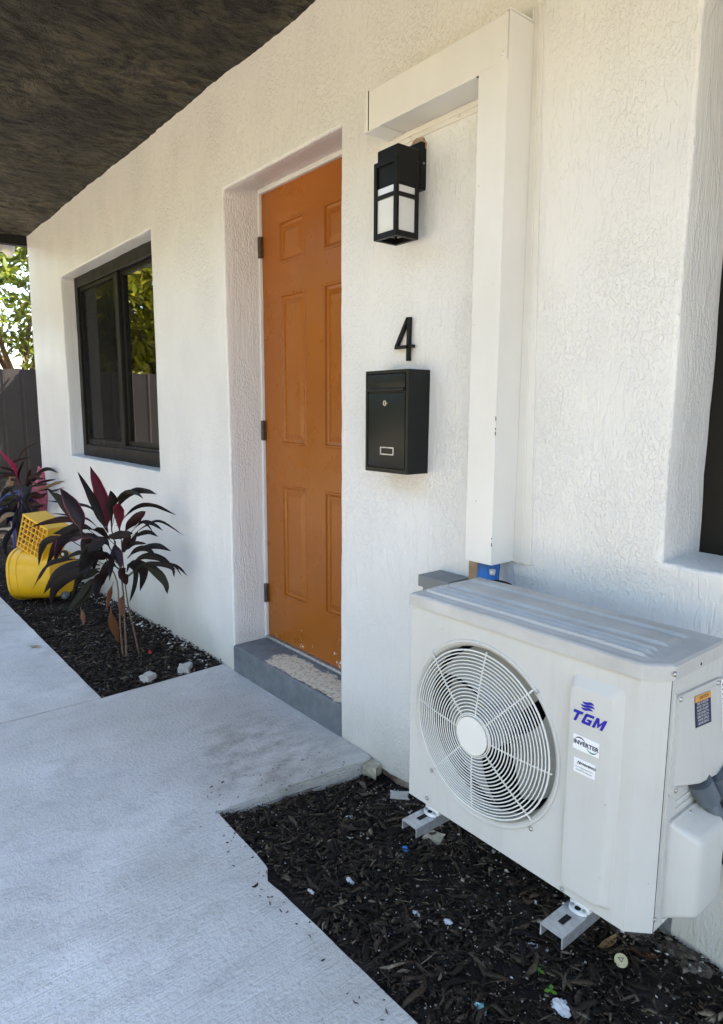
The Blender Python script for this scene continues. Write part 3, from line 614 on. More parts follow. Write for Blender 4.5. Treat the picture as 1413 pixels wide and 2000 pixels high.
window(1.224, 2.75, .187, 1.98, 'window', False)

# ------------------------------------------------------------------ fence at the end of the yard
FX = -7.0
fence = thing('metal_fence', (FX, -1.5, -.16), 'dark ribbed metal fence across the far end of the yard', 'fence')
yb = -6.0; k = 0
while yb < 3.9:
    wdt = .90; mb = MB(); ztop = 1.745+.008*rnd.uniform(-1, 1)
    pts = []
    n = 4
    for i in range(n):
        a = yb+wdt*i/n; s = wdt/n
        pts += [(a, 0.0), (a+s*.72, 0.0), (a+s*.77, .010), (a+s*.88, .010), (a+s*.93, 0.0)]
    pts.append((yb+wdt+.012, 0.0))
    def top(y): return ztop+.018*abs(math.sin((y-yb)/(wdt/4)*math.pi))
    V = [(FX-p[1]+.002*(k % 2), p[0], -.18) for p in pts]+[(FX-p[1]+.002*(k % 2), p[0], top(p[0])) for p in pts]
    m = len(pts); mb.add(V, [(i, i+1, m+i+1, m+i) for i in range(m-1)])
    V2 = [(v[0]-.004, v[1], v[2]) for v in V]; mb.add(V2, [(i, i+1, m+i+1, m+i) for i in range(m-1)])
    mb.add([V[m+i] for i in range(m)]+[V2[m+i] for i in range(m)], [(i, i+1, m+i+1, m+i) for i in range(m-1)])
    mb.obj('panel', M['fence'], fence, fixn=False); yb += wdt; k += 1
for y in np.arange(-6, 4.1, 2.5):
    mb = MB(); mb.box(FX-.12, FX-.05, y-.035, y+.035, -.2, 1.70); mb.obj('post', M['fence'], fence)
mb = MB(); mb.box(FX-.05, FX-.027, -6, 3.9, 1.50, 1.56); mb.obj('rail', M['fence'], fence)

# ------------------------------------------------------------------ trees beyond the fence
def tree(loc, trunk_h, cen, rad, nwh, per, llen, mat, label, seed, group, inner=.35):
    r = np.random.default_rng(seed); rr = random.Random(seed)
    t = thing('mango_tree', loc, label, 'tree', group)
    tr = MB(); lx, ly, lz = loc
    fork = Vector((lx+rr.uniform(-.1, .1), ly+rr.uniform(-.1, .1), lz+trunk_h))
    tr.tube([(lx, ly, lz-.1), (lx+.03, ly, lz+trunk_h*.4), tuple(fork)], [.15, .11, .09], 10)
    trunk = tr.obj('trunk', M['bark'], t, smooth=True)
    ends = []
    for i in range(9):
        an = 2*math.pi*i/9+rr.uniform(-.3, .3); el = rr.uniform(-.35, .95); q = rr.uniform(.55, .95)
        e = Vector((cen[0]+rad[0]*q*math.cos(an)*math.cos(el), cen[1]+rad[1]*q*math.sin(an)*math.cos(el), cen[2]+rad[2]*q*math.sin(el)))
        m_ = (fork+e)/2+Vector((rr.uniform(-.2, .2), rr.uniform(-.2, .2), rr.uniform(-.1, .25)))
        lb = MB(); P = [fork.lerp(m_, s)*(1-s)+m_.lerp(e, s)*s for s in (0, .2, .4, .6, .8, 1)]
        lb.tube(P, [.06, .048, .036, .026, .018, .010], 7)
        for j in range(5):
            s0 = P[rr.randint(2, 5)]; d = Vector((rr.uniform(-1, 1), rr.uniform(-1, 1), rr.uniform(-.3, .9)))*rr.uniform(.35, .8)
            lb.tube([s0, s0+d*.5+Vector((0, 0, .05)), s0+d], [.014, .010, .005], 5); ends.append(s0+d)
        lb.obj('limb', M['bark'], t, smooth=True); ends.append(e)
    # leaf whorls: centres spread through the crown in clumps
    C = []
    ncl = 46
    cl = []
    while len(cl) < ncl:
        p = r.uniform(-1, 1, 3); q = np.linalg.norm(p)
        if inner < q < 1: cl.append(np.array(cen)+p*np.array(rad))
    cl = np.array(cl+[np.array(e) for e in ends])
    ids = r.integers(0, len(cl), nwh); C = cl[ids]+r.normal(0, 1, (nwh, 3))*np.array([.26, .26, .20])
    ax = r.normal(0, 1, (nwh, 3)); ax[:, 2] = np.abs(ax[:, 2])*.7+.1; ax /= np.linalg.norm(ax, axis=1)[:, None]
    C = np.repeat(C, per, 0); AX = np.repeat(ax, per, 0); N = len(C)
    ph = r.uniform(0, 2*np.pi, N); a1 = np.cross(AX, [0, 0, 1.0]); a1 /= np.linalg.norm(a1, axis=1)[:, None]+1e-9; a2 = np.cross(AX, a1)
    sp = r.uniform(.5, 1.35, N)
    D = AX*np.cos(sp)[:, None]+(a1*np.cos(ph)[:, None]+a2*np.sin(ph)[:, None])*np.sin(sp)[:, None]
    L = llen*r.uniform(.65, 1.15, N)[:, None]; wd = L*r.uniform(.11, .17, N)[:, None]
    sd = np.cross(D, AX+r.normal(0, .35, (N, 3))); sd /= np.linalg.norm(sd, axis=1)[:, None]+1e-9
    nm = np.cross(sd, D); droop = np.array([0, 0, -1.0])
    dr = r.uniform(.05, .35, N)[:, None]
    P0 = C+D*L*.06; P1 = C+D*L*.38+nm*L*.02+droop*L*dr*.12; P2 = C+D*L*.72+droop*L*dr*.5; P3 = C+D*L+droop*L*dr*1.1
    V = np.stack([P0, P1-sd*wd+nm*wd*.25, P1, P1+sd*wd+nm*wd*.25, P2-sd*wd*.75+nm*wd*.2, P2, P2+sd*wd*.75+nm*wd*.2, P3], 1).reshape(-1, 3)
    F = np.array([[0, 1, 2], [0, 2, 3], [1, 4, 2], [2, 4, 5], [2, 5, 3], [3, 5, 6], [4, 7, 5], [5, 7, 6]])
    F = (np.arange(N)[:, None, None]*8+F[None]).reshape(-1, 3)
    o = np_obj('crown', V, F, mat, t, smooth=True); o['kind'] = 'stuff'
    return t
G = 'trees beyond the metal fence'
tree((-9.3, 1.0, -.16), 1.6, (-9.0, 1.1, 3.1), (1.5, 1.7, 1.7), 1150, 10, .17, M['shade_leaf'], 'sunlit leafy tree above the fence left of the house corner', 21, G, .2)
m1 = tree((-9.0, -2.6, -.16), 1.5, (-8.7, -2.6, 2.9), (1.4, 1.9, 1.5), 1100, 11, .26, M['mango'], 'long-leaved mango tree mirrored in the left window pane', 22, G)
m2 = tree((-9.4, -6.0, -.16), 1.7, (-9.2, -6.0, 3.2), (2.0, 2.3, 2.3), 1300, 11, .30, M['mango'], 'mango tree mirrored in the gloss of the orange door', 23, G)
def copy_thing(root, loc, rz, sc, label):
    c = root.copy(); COL.objects.link(c); c.location = loc; c.rotation_euler = (0, 0, rz); c.scale = (sc, sc, sc); c['label'] = label
    for ch in root.children:
        d = ch.copy(); COL.objects.link(d); d.parent = c
    return c
copy_thing(m1, (-6.3, 2.6, -.16), 2.0, .95, 'unseen mango tree added behind the house corner to shade the fence')  # added tree, hidden by the house corner, keeps sun off the fence
for x, y, rz, sc, lb in ((-6.4, -8.6, 1.0, 1.05, 'mango tree opposite the house, mirrored in the wall lantern glass'), (-2.6, -8.2, 2.4, 1.1, 'mango tree opposite the left window'),
                         (1.2, -8.6, 4.0, 1.15, 'mango tree opposite the orange door'), (5.2, -8.0, 5.2, 1.1, 'mango tree opposite the air conditioner')):
    copy_thing(m2, (x, y, -.16), rz, sc, lb)
# ------------------------------------------------------------------ text helper
def text_mesh(body, size, fx, shear=0.0, offset=0.0, align='CENTER', sx=1.0):
    cu = bpy.data.curves.new('lettering', 'FONT'); cu.body = body; cu.size = size; cu.align_x = align; cu.align_y = 'CENTER'
    cu.shear = shear; cu.offset = offset; cu.resolution_u = 3
    o = bpy.data.objects.new('lettering', cu); COL.objects.link(o)
    dg = bpy.context.evaluated_depsgraph_get(); me = o.evaluated_get(dg).to_mesh()
    mb = MB(); mb.add([fx(v.co.x*sx, v.co.y) for v in me.vertices], [tuple(p.vertices) for p in me.polygons])
    o.to_mesh_clear() if False else None
    bpy.data.objects.remove(o); bpy.data.curves.remove(cu)
    return mb

# ------------------------------------------------------------------ air conditioner
AX0, AX1, AYF, AYB, AZ0, AZ1 = .790, 1.425, -.380, -.130, .283, .790
ac = thing('air_conditioner', (1.1, -.25, AZ0), 'ivory outdoor air conditioner unit with round fan grille below the window', 'air conditioner')
CH = .038; FXE = AX1-CH
FC = (1.020, .543); FR = .200
# front panel with round opening
mb = MB(); N = 96
def rect_pt(an):
    c, s = math.cos(an), math.sin(an); x0, x1, z0, z1 = AX0-FC[0], 1.243-FC[0], AZ0-FC[1], AZ1-FC[1]
    t = min([(x1/c) if c > 1e-9 else 1e9, (x0/c) if c < -1e-9 else 1e9, (z1/s) if s > 1e-9 else 1e9, (z0/s) if s < -1e-9 else 1e9])
    return (FC[0]+c*t, AYF, FC[1]+s*t)
angs = sorted([2*math.pi*i/N for i in range(N)]+[math.atan2(z-FC[1], x-FC[0]) % (2*math.pi) for x in (AX0, 1.243) for z in (AZ0, AZ1)])
def circ(r, y): return [(FC[0]+r*math.cos(a), AYF+y, FC[1]+r*math.sin(a)) for a in angs]
mb.loops([[rect_pt(a) for a in angs], circ(.2135, 0), circ(.2120, -.003), circ(.2080, -.0036), circ(.2050, -.002), circ(.2, .002), circ(.196, .010), circ(.1945, .045), circ(.200, .060)])
# right-hand portion with the raised badge panel and the chamfered corner
px0, px1, pz0, pz1 = 1.2475, 1.361, .304, .760
def rr_loop(x0, x1, z0, z1, r, y, n=5):
    o = []
    for cx, cz, a0 in ((x1-r, z1-r, 0), (x0+r, z1-r, 90), (x0+r, z0+r, 180), (x1-r, z0+r, 270)):
        for i in range(n+1): a = R(a0+90*i/n); o.append((cx+r*math.cos(a), y, cz+r*math.sin(a)))
    return o
ol = rr_loop(px0, px1, pz0, pz1, .016, AYF)
def to_rect(p):
    x0, x1, z0, z1 = 1.243, FXE, AZ0, AZ1
    return p
outer = []
for (x, y, z) in ol:
    outer.append((1.243 if x < (px0+px1)/2 else FXE, AYF, z if pz0+.016 < z < pz1-.016 else (AZ1 if z > .5 else AZ0)))
n = 6
outer = []
for ci, (cx, cz) in enumerate(((FXE, AZ1), (1.243, AZ1), (1.243, AZ0), (FXE, AZ0))):
    outer += [(cx, AYF, cz)]*n
mb.loops([outer, ol, rr_loop(px0+.004, px1-.010, pz0+.004, pz1-.010, .014, AYF-.0055), rr_loop(px0+.006, px1-.019, pz0+.005, pz1-.019, .013, AYF-.0115), rr_loop(px0+.008, px1-.022, pz0+.007, pz1-.022, .012, AYF-.0122)], cap1=True)
mb.add([(FXE, AYF, AZ0), (AX1, AYF+CH, AZ0), (AX1, AYF+CH, AZ1), (FXE, AYF, AZ1)], [(0, 1, 2, 3)])
mb.add([(AX0, AYF, AZ0), (AX0, AYF+.04, AZ0), (AX0, AYF+.04, AZ1), (AX0, AYF, AZ1)], [(0, 1, 2, 3)])
mb.add([(AX0, AYF, AZ0), (1.243, AYF, AZ0), (FXE, AYF, AZ0), (AX1, AYF+CH, AZ0), (AX1, AYF+CH+.03, AZ0), (AX0, AYF+.04, AZ0)], [(0, 1, 2, 3, 4, 5)])
mb.v = [v for v in mb.v]
front = mb.obj('front_panel', M['ac'], ac, angle=12, fixn=False)
# body: side, back, base
mb = MB()
mb.loops([[(AX0, AYF+.042, z), (AX0, AYB, z), (AX1, AYB, z), (AX1, AYF+CH+.002, z)] for z in (AZ0+.002, AZ1)], closed=False)
mb.add([(AX0, AYF+.05, AZ0+.003), (AX1, AYF+.05, AZ0+.003), (AX1, AYB, AZ0+.003), (AX0, AYB, AZ0+.003)], [(0, 1, 2, 3)])
body = mb.obj('casing', M['ac'], ac, fixn=False)
# pressed ribs of the side panel
def side_bar(y0, y1, z0, z1, d, name, par, mat=M['ac'], bev=.004):
    mb = MB(); mb.box(AX1-.004, AX1+d, y0, y1, z0, z1, bev, 2); return mb.obj(name, mat, par, angle=40)
side_bar(-.3335, -.3275, .320, .765, .004, 'pressed_rib', body, bev=.0028)
for z in (.530, .514): side_bar(-.292, -.13, z, z+.008, .003, 'pressed_rib', body, bev=.0022)
mb = MB(); mb.box(AX1-.002, AX1+.0010, -.3420, -.3412, AZ0, AZ1); mb.obj('panel_seam', M['inkgrey'], body)
# terminal cover
def P3(y, z, d): return (AX1+d, y, z)
mb = MB()
oc = [(-.322, .757), (-.330, .748), (-.332, .570), (-.324, .560), (-.312, .560), (-.312, .572), (-.10, .548), (-.10, .736), (-.155, .748)]
mb.prism(oc, lambda p: P3(p[0], p[1], -.002), lambda p: P3(p[0], p[1], .006))
# the right-hand field leans out towards its lower edge, a triangular facet leads up to it
mb.add([P3(-.314, .745, .006), P3(-.316, .579, .006), P3(-.252, .571, .026), P3(-.104, .554, .026), P3(-.104, .735, .0075)],
       [(0, 1, 2), (0, 2, 3, 4)])
mb.add([P3(-.316, .579, .006), P3(-.252, .571, .026), P3(-.104, .554, .026), P3(-.104, .549, .006), P3(-.30, .572, .006)], [(0, 1, 2, 3, 4)])
cover = mb.obj('terminal_cover', M['ac'], ac, angle=20)
# caution plate on the cover
def slope(y, z): return .0064+max(0.0, (.742-z))*.110+.0006
def plate(yz, d, mat, name, par):
    mb = MB(); mb.prism(yz, lambda p: P3(p[0], p[1], d+slope(*p)), lambda p: P3(p[0], p[1], d+slope(*p)+.0006)); return mb.obj(name, mat, par)
lab = plate([(-.262, .7405), (-.262, .6805), (-.197, .6740), (-.197, .7350)], 0, M['navy'], 'caution_label', cover)
plate([(-.262, .7405), (-.262, .7285), (-.197, .7230), (-.197, .7350)], .0007, M['orange'], 'caution_band', lab)
def fx_side(y0, z0, d): return lambda x, y: P3(y0+x, z0+y-x*.085, d+slope(0, z0+y))
tm = text_mesh('CAUTION', .0085, fx_side(-.227, .7320, .0016), 0, .0002); tm.obj('lettering', M['inkgrey'], lab, fixn=False)
for i, s in enumerate(('RISK OF ELECTRIC', 'SHOCK CAN CAUSE', 'INJURY OR DEATH', 'DISCONNECT ALL', 'REMOTE ELECTRIC', 'POWER SUPPLIES', 'BEFORE SERVICE')):
    tm = text_mesh(s, .0062, fx_side(-.229, .7215-i*.0064, .0008), 0, .0001); tm.obj('lettering', M['plate'], lab, fixn=False)
pl2 = plate([(-.150, .744), (-.150, .640), (-.105, .637), (-.105, .741)], 0, M['sticker'], 'wiring_label', cover)
for i in range(9):
    z = .735-i*.0095; mb = MB(); mb.prism([(-.146, z), (-.146, z-.003), (-.112-.01*(i % 3), z-.005), (-.112-.01*(i % 3), z-.002)], lambda p: P3(p[0], p[1], .0007+slope(*p)), lambda p: P3(p[0], p[1], .0011+slope(*p))); mb.obj('print_line', M['inkgrey'], pl2)
# screws
def screw(p, axis, r=.0048, par=None):
    mb = MB(); a = Vector(p); d = Vector(axis)
    mb.cyl(a, a+d*.0018, r, r*.9, 12); mb.cyl(a+d*.0018, a+d*.0034, r*.9, r*.45, 12)
    mb.obj('screw', M['steel'], par, smooth=False)
for y, z, d in ((-.316, .750, .006), (-.160, .740, .006), (-.294, .560, .000), (-.339, .312, .000)): screw((AX1+d, y, z), (1, 0, 0), .0052, body)
for x, z in ((FC[0]-.149, FC[1]+.149), (FC[0]+.149, FC[1]+.149), (FC[0]-.149, FC[1]-.160), (FC[0]+.149, FC[1]-.160), (.857, .302), (1.252, .291)): screw((x, AYF-.002, z), (0, -1, 0), .0048, front)
# valve cover
vm = MB()
def vl(y0, y1, z0, z1, d, r=.010): return [P3(p[0], p[2], d) for p in rr_loop(y0, y1, z0, z1, r, 0, 4)]
vm.loops([vl(-.314, -.165, .300, .506, 0), vl(-.314, -.165, .300, .506, .006), vl(-.311, -.170, .303, .500, .010), vl(-.300, -.185, .318, .488, .046, .014), vl(-.294, -.190, .322, .480, .054, .014), vl(-.284, -.200, .330, .470, .057, .012)], cap1=True)
vc = vm.obj('valve_cover', M['ac'], ac, angle=50)
side_bar(-.3135, -.17, .2885, .2995, .004, 'lower_flange', vc)
screw((AX1+.0085, -.243, .4985), (1, 0, .4), .0048, vc)
# lid with pressed ridges
lm = MB(); LX0, LX1, LY0, LY1, LZ = AX0-.005, AX1+.006, AYF-.005, AYB+.004, .822
def ridge(t, a, b, s):
    return max(0.0, min(1.0, (t-a)/s, (b-t)/s))
def lid(u, v):
    x = LX0+(LX1-LX0)*u; y = LY0+(LY1-LY0)*v
    ch = max(0.0, (x-(LX1-CH-.004))-(y-LY0)) if False else 0
    e = min(u*(LX1-LX0), (1-u)*(LX1-LX0), v*(LY1-LY0), (1-v)*(LY1-LY0))
    c = (LX1-x)+(y-LY0)-CH-.004
    if c < 0:
        s = -c/2; x -= s; y += s; e = 0
    else: e = min(e, c/1.41)
    z = LZ-.004*(1-min(1, e/.006))**2
    z += .0022*ridge(e, .016, 9, .008)
    z += .0060*ridge(x, LX0+.024, LX1-.050, .006)*(ridge(y, LY0+.030, LY0+.040, .003)+ridge(y, LY0+.052, LY0+.060, .003)+ridge(y, LY0+.074, LY0+.081, .003)+ridge(y, LY0+.112, LY0+.142+.03*u, .0045)+ridge(y, LY0+.190, LY0+.214, .0045))
    z += .0012*nz(x, y, 0, 9)
    return (x, y, z)
lm.grid(lid, 110, 150)
nu = 110; bot = [lid(i/110, 0) for i in range(111)]+[lid(1, j/150) for j in range(1, 151)]+[lid(1-i/110, 1) for i in range(1, 111)]+[lid(0, 1-j/150) for j in range(1, 150)]
lm.loops([bot, [(x, y, AZ1+.002) for x, y, z in bot], [(x+.004*(1 if x < 1.1 else -1), y+.004*(1 if y < -.25 else -1), AZ1+.002) for x, y, z in bot]])
lido = lm.obj('lid', M['lid'], ac, angle=30)
screw((LX1, -.346, .806), (1, 0, 0), .0052, lido)
mb = MB(); mb.cyl((LX1-.001, -.243, .800), (LX1+.0006, -.243, .800), .003, n=10); mb.obj('screw_hole', M['inkgrey'], lido)
# inside: shroud, coil, fan, motor
mb = MB(); mb.loops([circ(.1945, .045), circ(.198, .12)]); mb.add([(AX0+.01, AYF+.165, AZ0+.01), (1.24, AYF+.165, AZ0+.01), (1.24, AYF+.165, AZ1-.01), (AX0+.01, AYF+.165, AZ1-.01)], [(0, 1, 2, 3)])
mb.obj('coil', M['dark'], ac, fixn=False)
fan = MB(); fan.cyl((FC[0], AYF+.035, FC[1]), (FC[0], AYF+.10, FC[1]), .045, .05, 24)
fan_o = fan.obj('fan', M['fan'], ac, angle=40)
for k in range(3):
    mb = MB(); a0 = R(200+120*k)
    def bl(u, v):
        r = .04+.145*v; a = a0+(u-.5)*1.75*(.75+.35*v)+.35*v
        return (FC[0]+r*math.cos(a), AYF+.045+.055*(1-u)+.012*math.sin(u*3.1), FC[1]+r*math.sin(a))
    mb.grid(bl, 12, 8); mb.obj('blade', M['fan'], fan_o, smooth=True)
# wire grille, bulging forward
gr = MB()
def gy(r): return AYF-.006-.020*(1-(r/.196)**2)
gr.cyl((FC[0], gy(.04)-.004, FC[1]), (FC[0], gy(.04)+.003, FC[1]), .0435, .0425, 40)
grille = gr.obj('fan_grille', M['wire'], ac, angle=40)
rings = [.0465, .0505]+[.0505+.0078*i for i in range(1, 19)]
for r in rings:
    mb = MB(); mb.tube([(FC[0]+r*math.cos(2*math.pi*i/64), gy(r), FC[1]+r*math.sin(2*math.pi*i/64)) for i in range(64)], .00155 if r < .19 else .0022, 6, closed=True)
    mb.obj('ring_wire', M['wire'], grille, smooth=True)
for k in range(8):
    a = R(45*k+2 if k % 2 else 45*k-4); mb = MB(); ro = .196 if k % 2 == 0 else .206
    P = [(FC[0]+r*math.cos(a), gy(r)+.0030 if r < .197 else AYF-.003, FC[1]+r*math.sin(a)) for r in np.linspace(.042, ro, 12)]
    mb.tube(P, .0021, 6); mb.obj('spoke_wire', M['wire'], grille, smooth=True)
# badge and stickers on the raised panel
BY = AYF-.0124
def fx_front(x0, z0, d=0.0): return lambda x, y: (x0+x, BY-.0006-d, z0+y)
def glyph(mb, polys, x0, z0, wd, hh):
    for pl_ in polys:
        mb.prism(pl_, lambda p: (x0+p[0]*wd+p[1]*hh*.42, BY-.0001, z0+p[1]*hh), lambda p: (x0+p[0]*wd+p[1]*hh*.42, BY-.0009, z0+p[1]*hh))
def rc(a, b, c, d): return [(a, c), (b, c), (b, d), (a, d)]
GL = {'T': [rc(-.22, 1.0, .74, 1.0), [(.28, 0), (.62, 0), (.62, .74), (.28, .74)]],
      'G': [rc(.10, 1.0, .76, 1.0), [(0, .12), (.10, 0), (.30, 0), (.30, .76), (.10, 1.0), (0, .88)], rc(.30, 1.0, 0, .24), rc(.70, 1.0, .24, .54), rc(.48, .70, .36, .54)],
      'M': [rc(0, .27, 0, 1.0), rc(.80, 1.07, 0, 1.0), [(.27, 1.0), (.27, .58), (.535, .06), (.535, .46)], [(.80, 1.0), (.535, .46), (.535, .06), (.80, .58)]]}
for ch_, x_, w_ in (('T', 1.2590, .0165), ('G', 1.2800, .0190), ('M', 1.3035, .0205)):
    mb = MB(); glyph(mb, GL[ch_], x_, .6710, w_, .0225); mb.obj('badge_letter', M['ink'], front)
mb = MB()
for k in range(3):   # globe of three waving bands
    z = .7020+k*.0062; pts_t = []; pts_b = []
    hw = (.0125, .0150, .0125)[k]
    for i in range(13):
        u = i/12*2-1; x = 1.2925+u*hw+(k-1)*.0010; wv = .0016*math.sin(u*3.0)
        th = .0022*(1-abs(u)**3)+.0005
        pts_t.append((x, BY-.0006, z+wv+th)); pts_b.append((x, BY-.0006, z+wv-th))
    mb.loops([pts_b, pts_t], closed=False)
mb.obj('badge_globe', M['ink'], front, fixn=False)
def sticker(x0, x1, z0, z1, name):
    mb = MB(); mb.box(x0, x1, BY-.0010, BY-.0002, z0, z1); return mb.obj(name, M['sticker'], front)
s1 = sticker(1.2660, 1.3220, .6140, .6440, 'inverter_sticker')
text_mesh('INVERTER', .0122, fx_front(1.2940, .6290, .0010), 0, .0003).obj('lettering', M['navy'], s1, fixn=False)
def arc(cx, cz, rx, rz, a0, a1, t0, mat, par):
    mb = MB(); I = []; O = []
    for i in range(17):
        s = i/16; a = R(a0+(a1-a0)*s); t = t0*math.sin(math.pi*min(1, max(.06, s)))+.0002
        I.append((cx+(rx-t)*math.cos(a), BY-.0016, cz+(rz-t)*math.sin(a))); O.append((cx+rx*math.cos(a), BY-.0016, cz+rz*math.sin(a)))
    mb.loops([I, O], closed=False); mb.obj('arc_mark', mat, par, fixn=False)
arc(1.2810, .6310, .0115, .0105, 165, 15, .0022, M['navy'], s1); arc(1.3075, .6275, .0115, .0105, 195, 345, .0022, M['green'], s1)
s2 = sticker(1.2700, 1.3165, .5670, .5970, 'warning_sticker')
mb = MB(); mb.prism([(1.2765, .5855), (1.2845, .5855), (1.2805, .5925)], lambda p: (p[0], BY-.0011, p[1]), lambda p: (p[0], BY-.0016, p[1])); mb.obj('warning_triangle', M['inkgrey'], s2)
mb = MB(); mb.prism([(1.2783, .5865), (1.2827, .5865), (1.2805, .5903)], lambda p: (p[0], BY-.0017, p[1]), lambda p: (p[0], BY-.0019, p[1])); mb.obj('warning_triangle', M['sticker'], s2)
text_mesh('WARNING!', .0072, fx_front(1.2995, .5885, .0010), 0, .0002).obj('lettering', M['inkgrey'], s2, fixn=False)
text_mesh('Cancer and Reproductive Harm -', .0030, fx_front(1.2932, .5795, .0010), 0, .00005).obj('lettering', M['inkgrey'], s2, fixn=False)
text_mesh('www.P65Warnings.ca.gov', .0034, fx_front(1.2932, .5735, .0010), 0, .00005).obj('lettering', M['inkgrey'], s2, fixn=False)

# mounting bracket arms
def bracket(x0, x1, ye, label):
    t = thing('bracket_arm', ((x0+x1)/2, 0, .25), label, 'bracket', 'steel arms that carry the air conditioner')
    z1 = .266; mb = MB(); th = .003
    mb.box(x0, x1, ye, .008, z1-th, z1); mb.box(x0, x0+th, ye, .008, z1-.025, z1-th); mb.box(x1-th, x1, ye, .008, z1-.025, z1-th)
    ch_ = mb.obj('channel', M['galv'], t)
    mb = MB(); mb.box((x0+x1)/2-.006, (x0+x1)/2+.006, ye+.030, ye+.060, z1+.0003, z1+.0010); mb.obj('slot', M['dark'], t)
    c = Vector(((x0+x1)/2+.004, AYF-.004, z1)); mb = MB()
    ov = [(c.x+.020*math.cos(a), c.y+.011*math.sin(a)) for a in np.linspace(0, 2*math.pi, 25)[:-1]]
    mb.prism(ov, lambda p: (p[0], p[1], z1+.001), lambda p: (p[0], p[1], z1+.008)); mb.box(c.x-.022, c.x+.022, c.y+.004, c.y+.06, z1+.001, z1+.016, .002)
    ft = mb.obj('rubber_foot', M['dustwhite'], t, angle=40)
    mb = MB(); mb.cyl((c.x, c.y-.001, z1+.008), (c.x, c.y-.001, z1+.0088), .0065, n=14); mb.obj('bolt_hole', M['dark'], ft)
    for s in (-1, 1):
        mb = MB(); mb.cyl((c.x+s*.013, c.y+s*.001, z1+.008), (c.x+s*.013, c.y+s*.001, z1+.011), .0038, n=8); mb.obj('bolt', M['steel'], ft)
    mb = MB(); mb.box(x0, x1, -.004, .006, -.02 if False else .02, z1-.026); mb.obj('wall_leg', M['galv'], t)
bracket(.842, .893, -.452, 'galvanised bracket arm under the fan end of the air conditioner')
bracket(1.262, 1.314, -.468, 'galvanised bracket arm under the badge end of the air conditioner')

# conduits at the service side
t = thing('conduit', (1.44, -.2, .5), 'pair of grey flexible conduits leaving the air conditioner service side', 'conduit')
for dy, dx in ((0, 0), (.052, .006)):
    mb = MB(); mb.tube([(1.440+dx, -.228+dy, .562), (1.450+dx, -.205+dy, .520)], [.023, .023], 16); mb.obj('connector', M['conduit'], t, angle=40)
    mb = MB(); mb.tube([(1.450+dx, -.205+dy, .520), (1.462+dx, -.165+dy, .455), (1.470+dx, -.115+dy, .385), (1.472+dx, -.06+dy*.6, .33), (1.47+dx, -.02+dy*.2, .31)], .0165, 16); mb.obj('hose', M['conduit'], t, smooth=True)
mb = MB(); mb.cyl((1.428, -.150, .545), (1.452, -.150, .545), .030, .030, 28); tag(mb.obj('service_valve_cap', M['ac'], org=(1.44, -.15, .545), angle=40), 'round white cap beside the grey conduits', 'cap')
mb = MB(); mb.tube([(1.448, -.17, .43), (1.475, -.13, .36), (1.50, -.09, .30), (1.53, -.05, .25), (1.60, -.02, .22)], .016, 12)
tag(mb.obj('drain_hose', M['hose'], org=(1.5, -.1, .3), smooth=True), 'black rubber hose bending to the wall behind the valve cover', 'hose')

# grey disconnect box behind the unit
t = thing('disconnect_box', (.585, 0, .55), 'small grey electrical box on the wall behind the air conditioner', 'electrical box')
mb = MB(); mb.box(.525, .640, -.085, .004, .52, .758, .003); mb.obj('box_body', M['boxgrey'], t)
mb = MB(); mb.box(.519, .646, -.094, .006, .7585, .771, .002); mb.box(.519, .646, -.097, -.0945, .735, .771, .001); mb.obj('hood', M['boxgrey'], t)

# ------------------------------------------------------------------ line-set cover (painted duct)
duct = thing('line_set_cover', (.76, 0, .85), 'cream metal duct cover running down the wall above the air conditioner', 'duct cover')
mb = MB(); mb.box(.272, .8000, -.100, -.004, 2.112, 2.224, .002); ht = mb.obj('horizontal_trunk', M['duct'], duct)
mb = MB(); th = .002
mb.box(.712, .8060, -.1020, -.0995, .852, 2.117, .0008); mb.box(.8035, .8060, -.0995, -.003, .852, 2.225); mb.box(.7120, .7145, -.0995, -.003, .852, 2.110)
vt = mb.obj('vertical_trunk', M['duct'], duct)
mb = MB(); mb.prism([(.8065, .850), (.864, .850), (.831, 2.262), (.8065, 2.262)], lambda p: (p[0], .004, p[1]), lambda p: (p[0], -.0060, p[1])); mb.prism([(.834, .850), (.839, .850), (.823, 2.262), (.819, 2.262)], lambda p: (p[0], -.0062, p[1]), lambda p: (p[0], -.0095, p[1])); mb.obj('side_flange', M['duct'], duct)
mb = MB(); mb.box(.285, .711, -.0050, .004, 2.080, 2.111); mb.box(.285, .711, -.0080, -.0051, 2.094, 2.098); mb.obj('lower_flange', M['duct'], duct)
mb = MB(); mb.box(.255, .2705, -.103, -.002, 2.108, 2.226, .001); mb.box(.262, .330, -.102, -.006, 2.1085, 2.1110); mb.obj('end_cap', M['duct'], duct)
mb = MB(); mb.box(.7005, .7118, -.0985, -.0900, 2.1115, 2.1150); mb.obj('gap_shadow', M['inkgrey'], ht)
mb = MB(); mb.box(.2706, .2718, -.1012, -.0995, 2.112, 2.224); mb.obj('gap_line', M['inkgrey'], ht)
mb = MB(); mb.box(.7965, .8065, -.1025, -.003, 2.226, 2.232); mb.box(.80, .806, -.012, -.002, 2.232, 2.262); mb.obj('top_fold', M['duct'], duct)
mb = MB(); mb.cyl((.785, -.1005, 2.136), (.785, -.1045, 2.136), .007, .005, 14); mb.obj('rivet', M['duct'], duct, angle=40)
for z in (1.487, 2.0, 1.0):
    mb = MB(); mb.cyl((.831, -.0050, z), (.831, -.0085, z), .005, .004, 12); mb.obj('rivet', M['duct'], duct, angle=40)
for x in (.56, .36): 
    mb = MB(); mb.cyl((x, -.0080, 2.088), (x, -.0105, 2.088), .004, .003, 12); mb.obj('rivet', M['duct'], duct, angle=40)
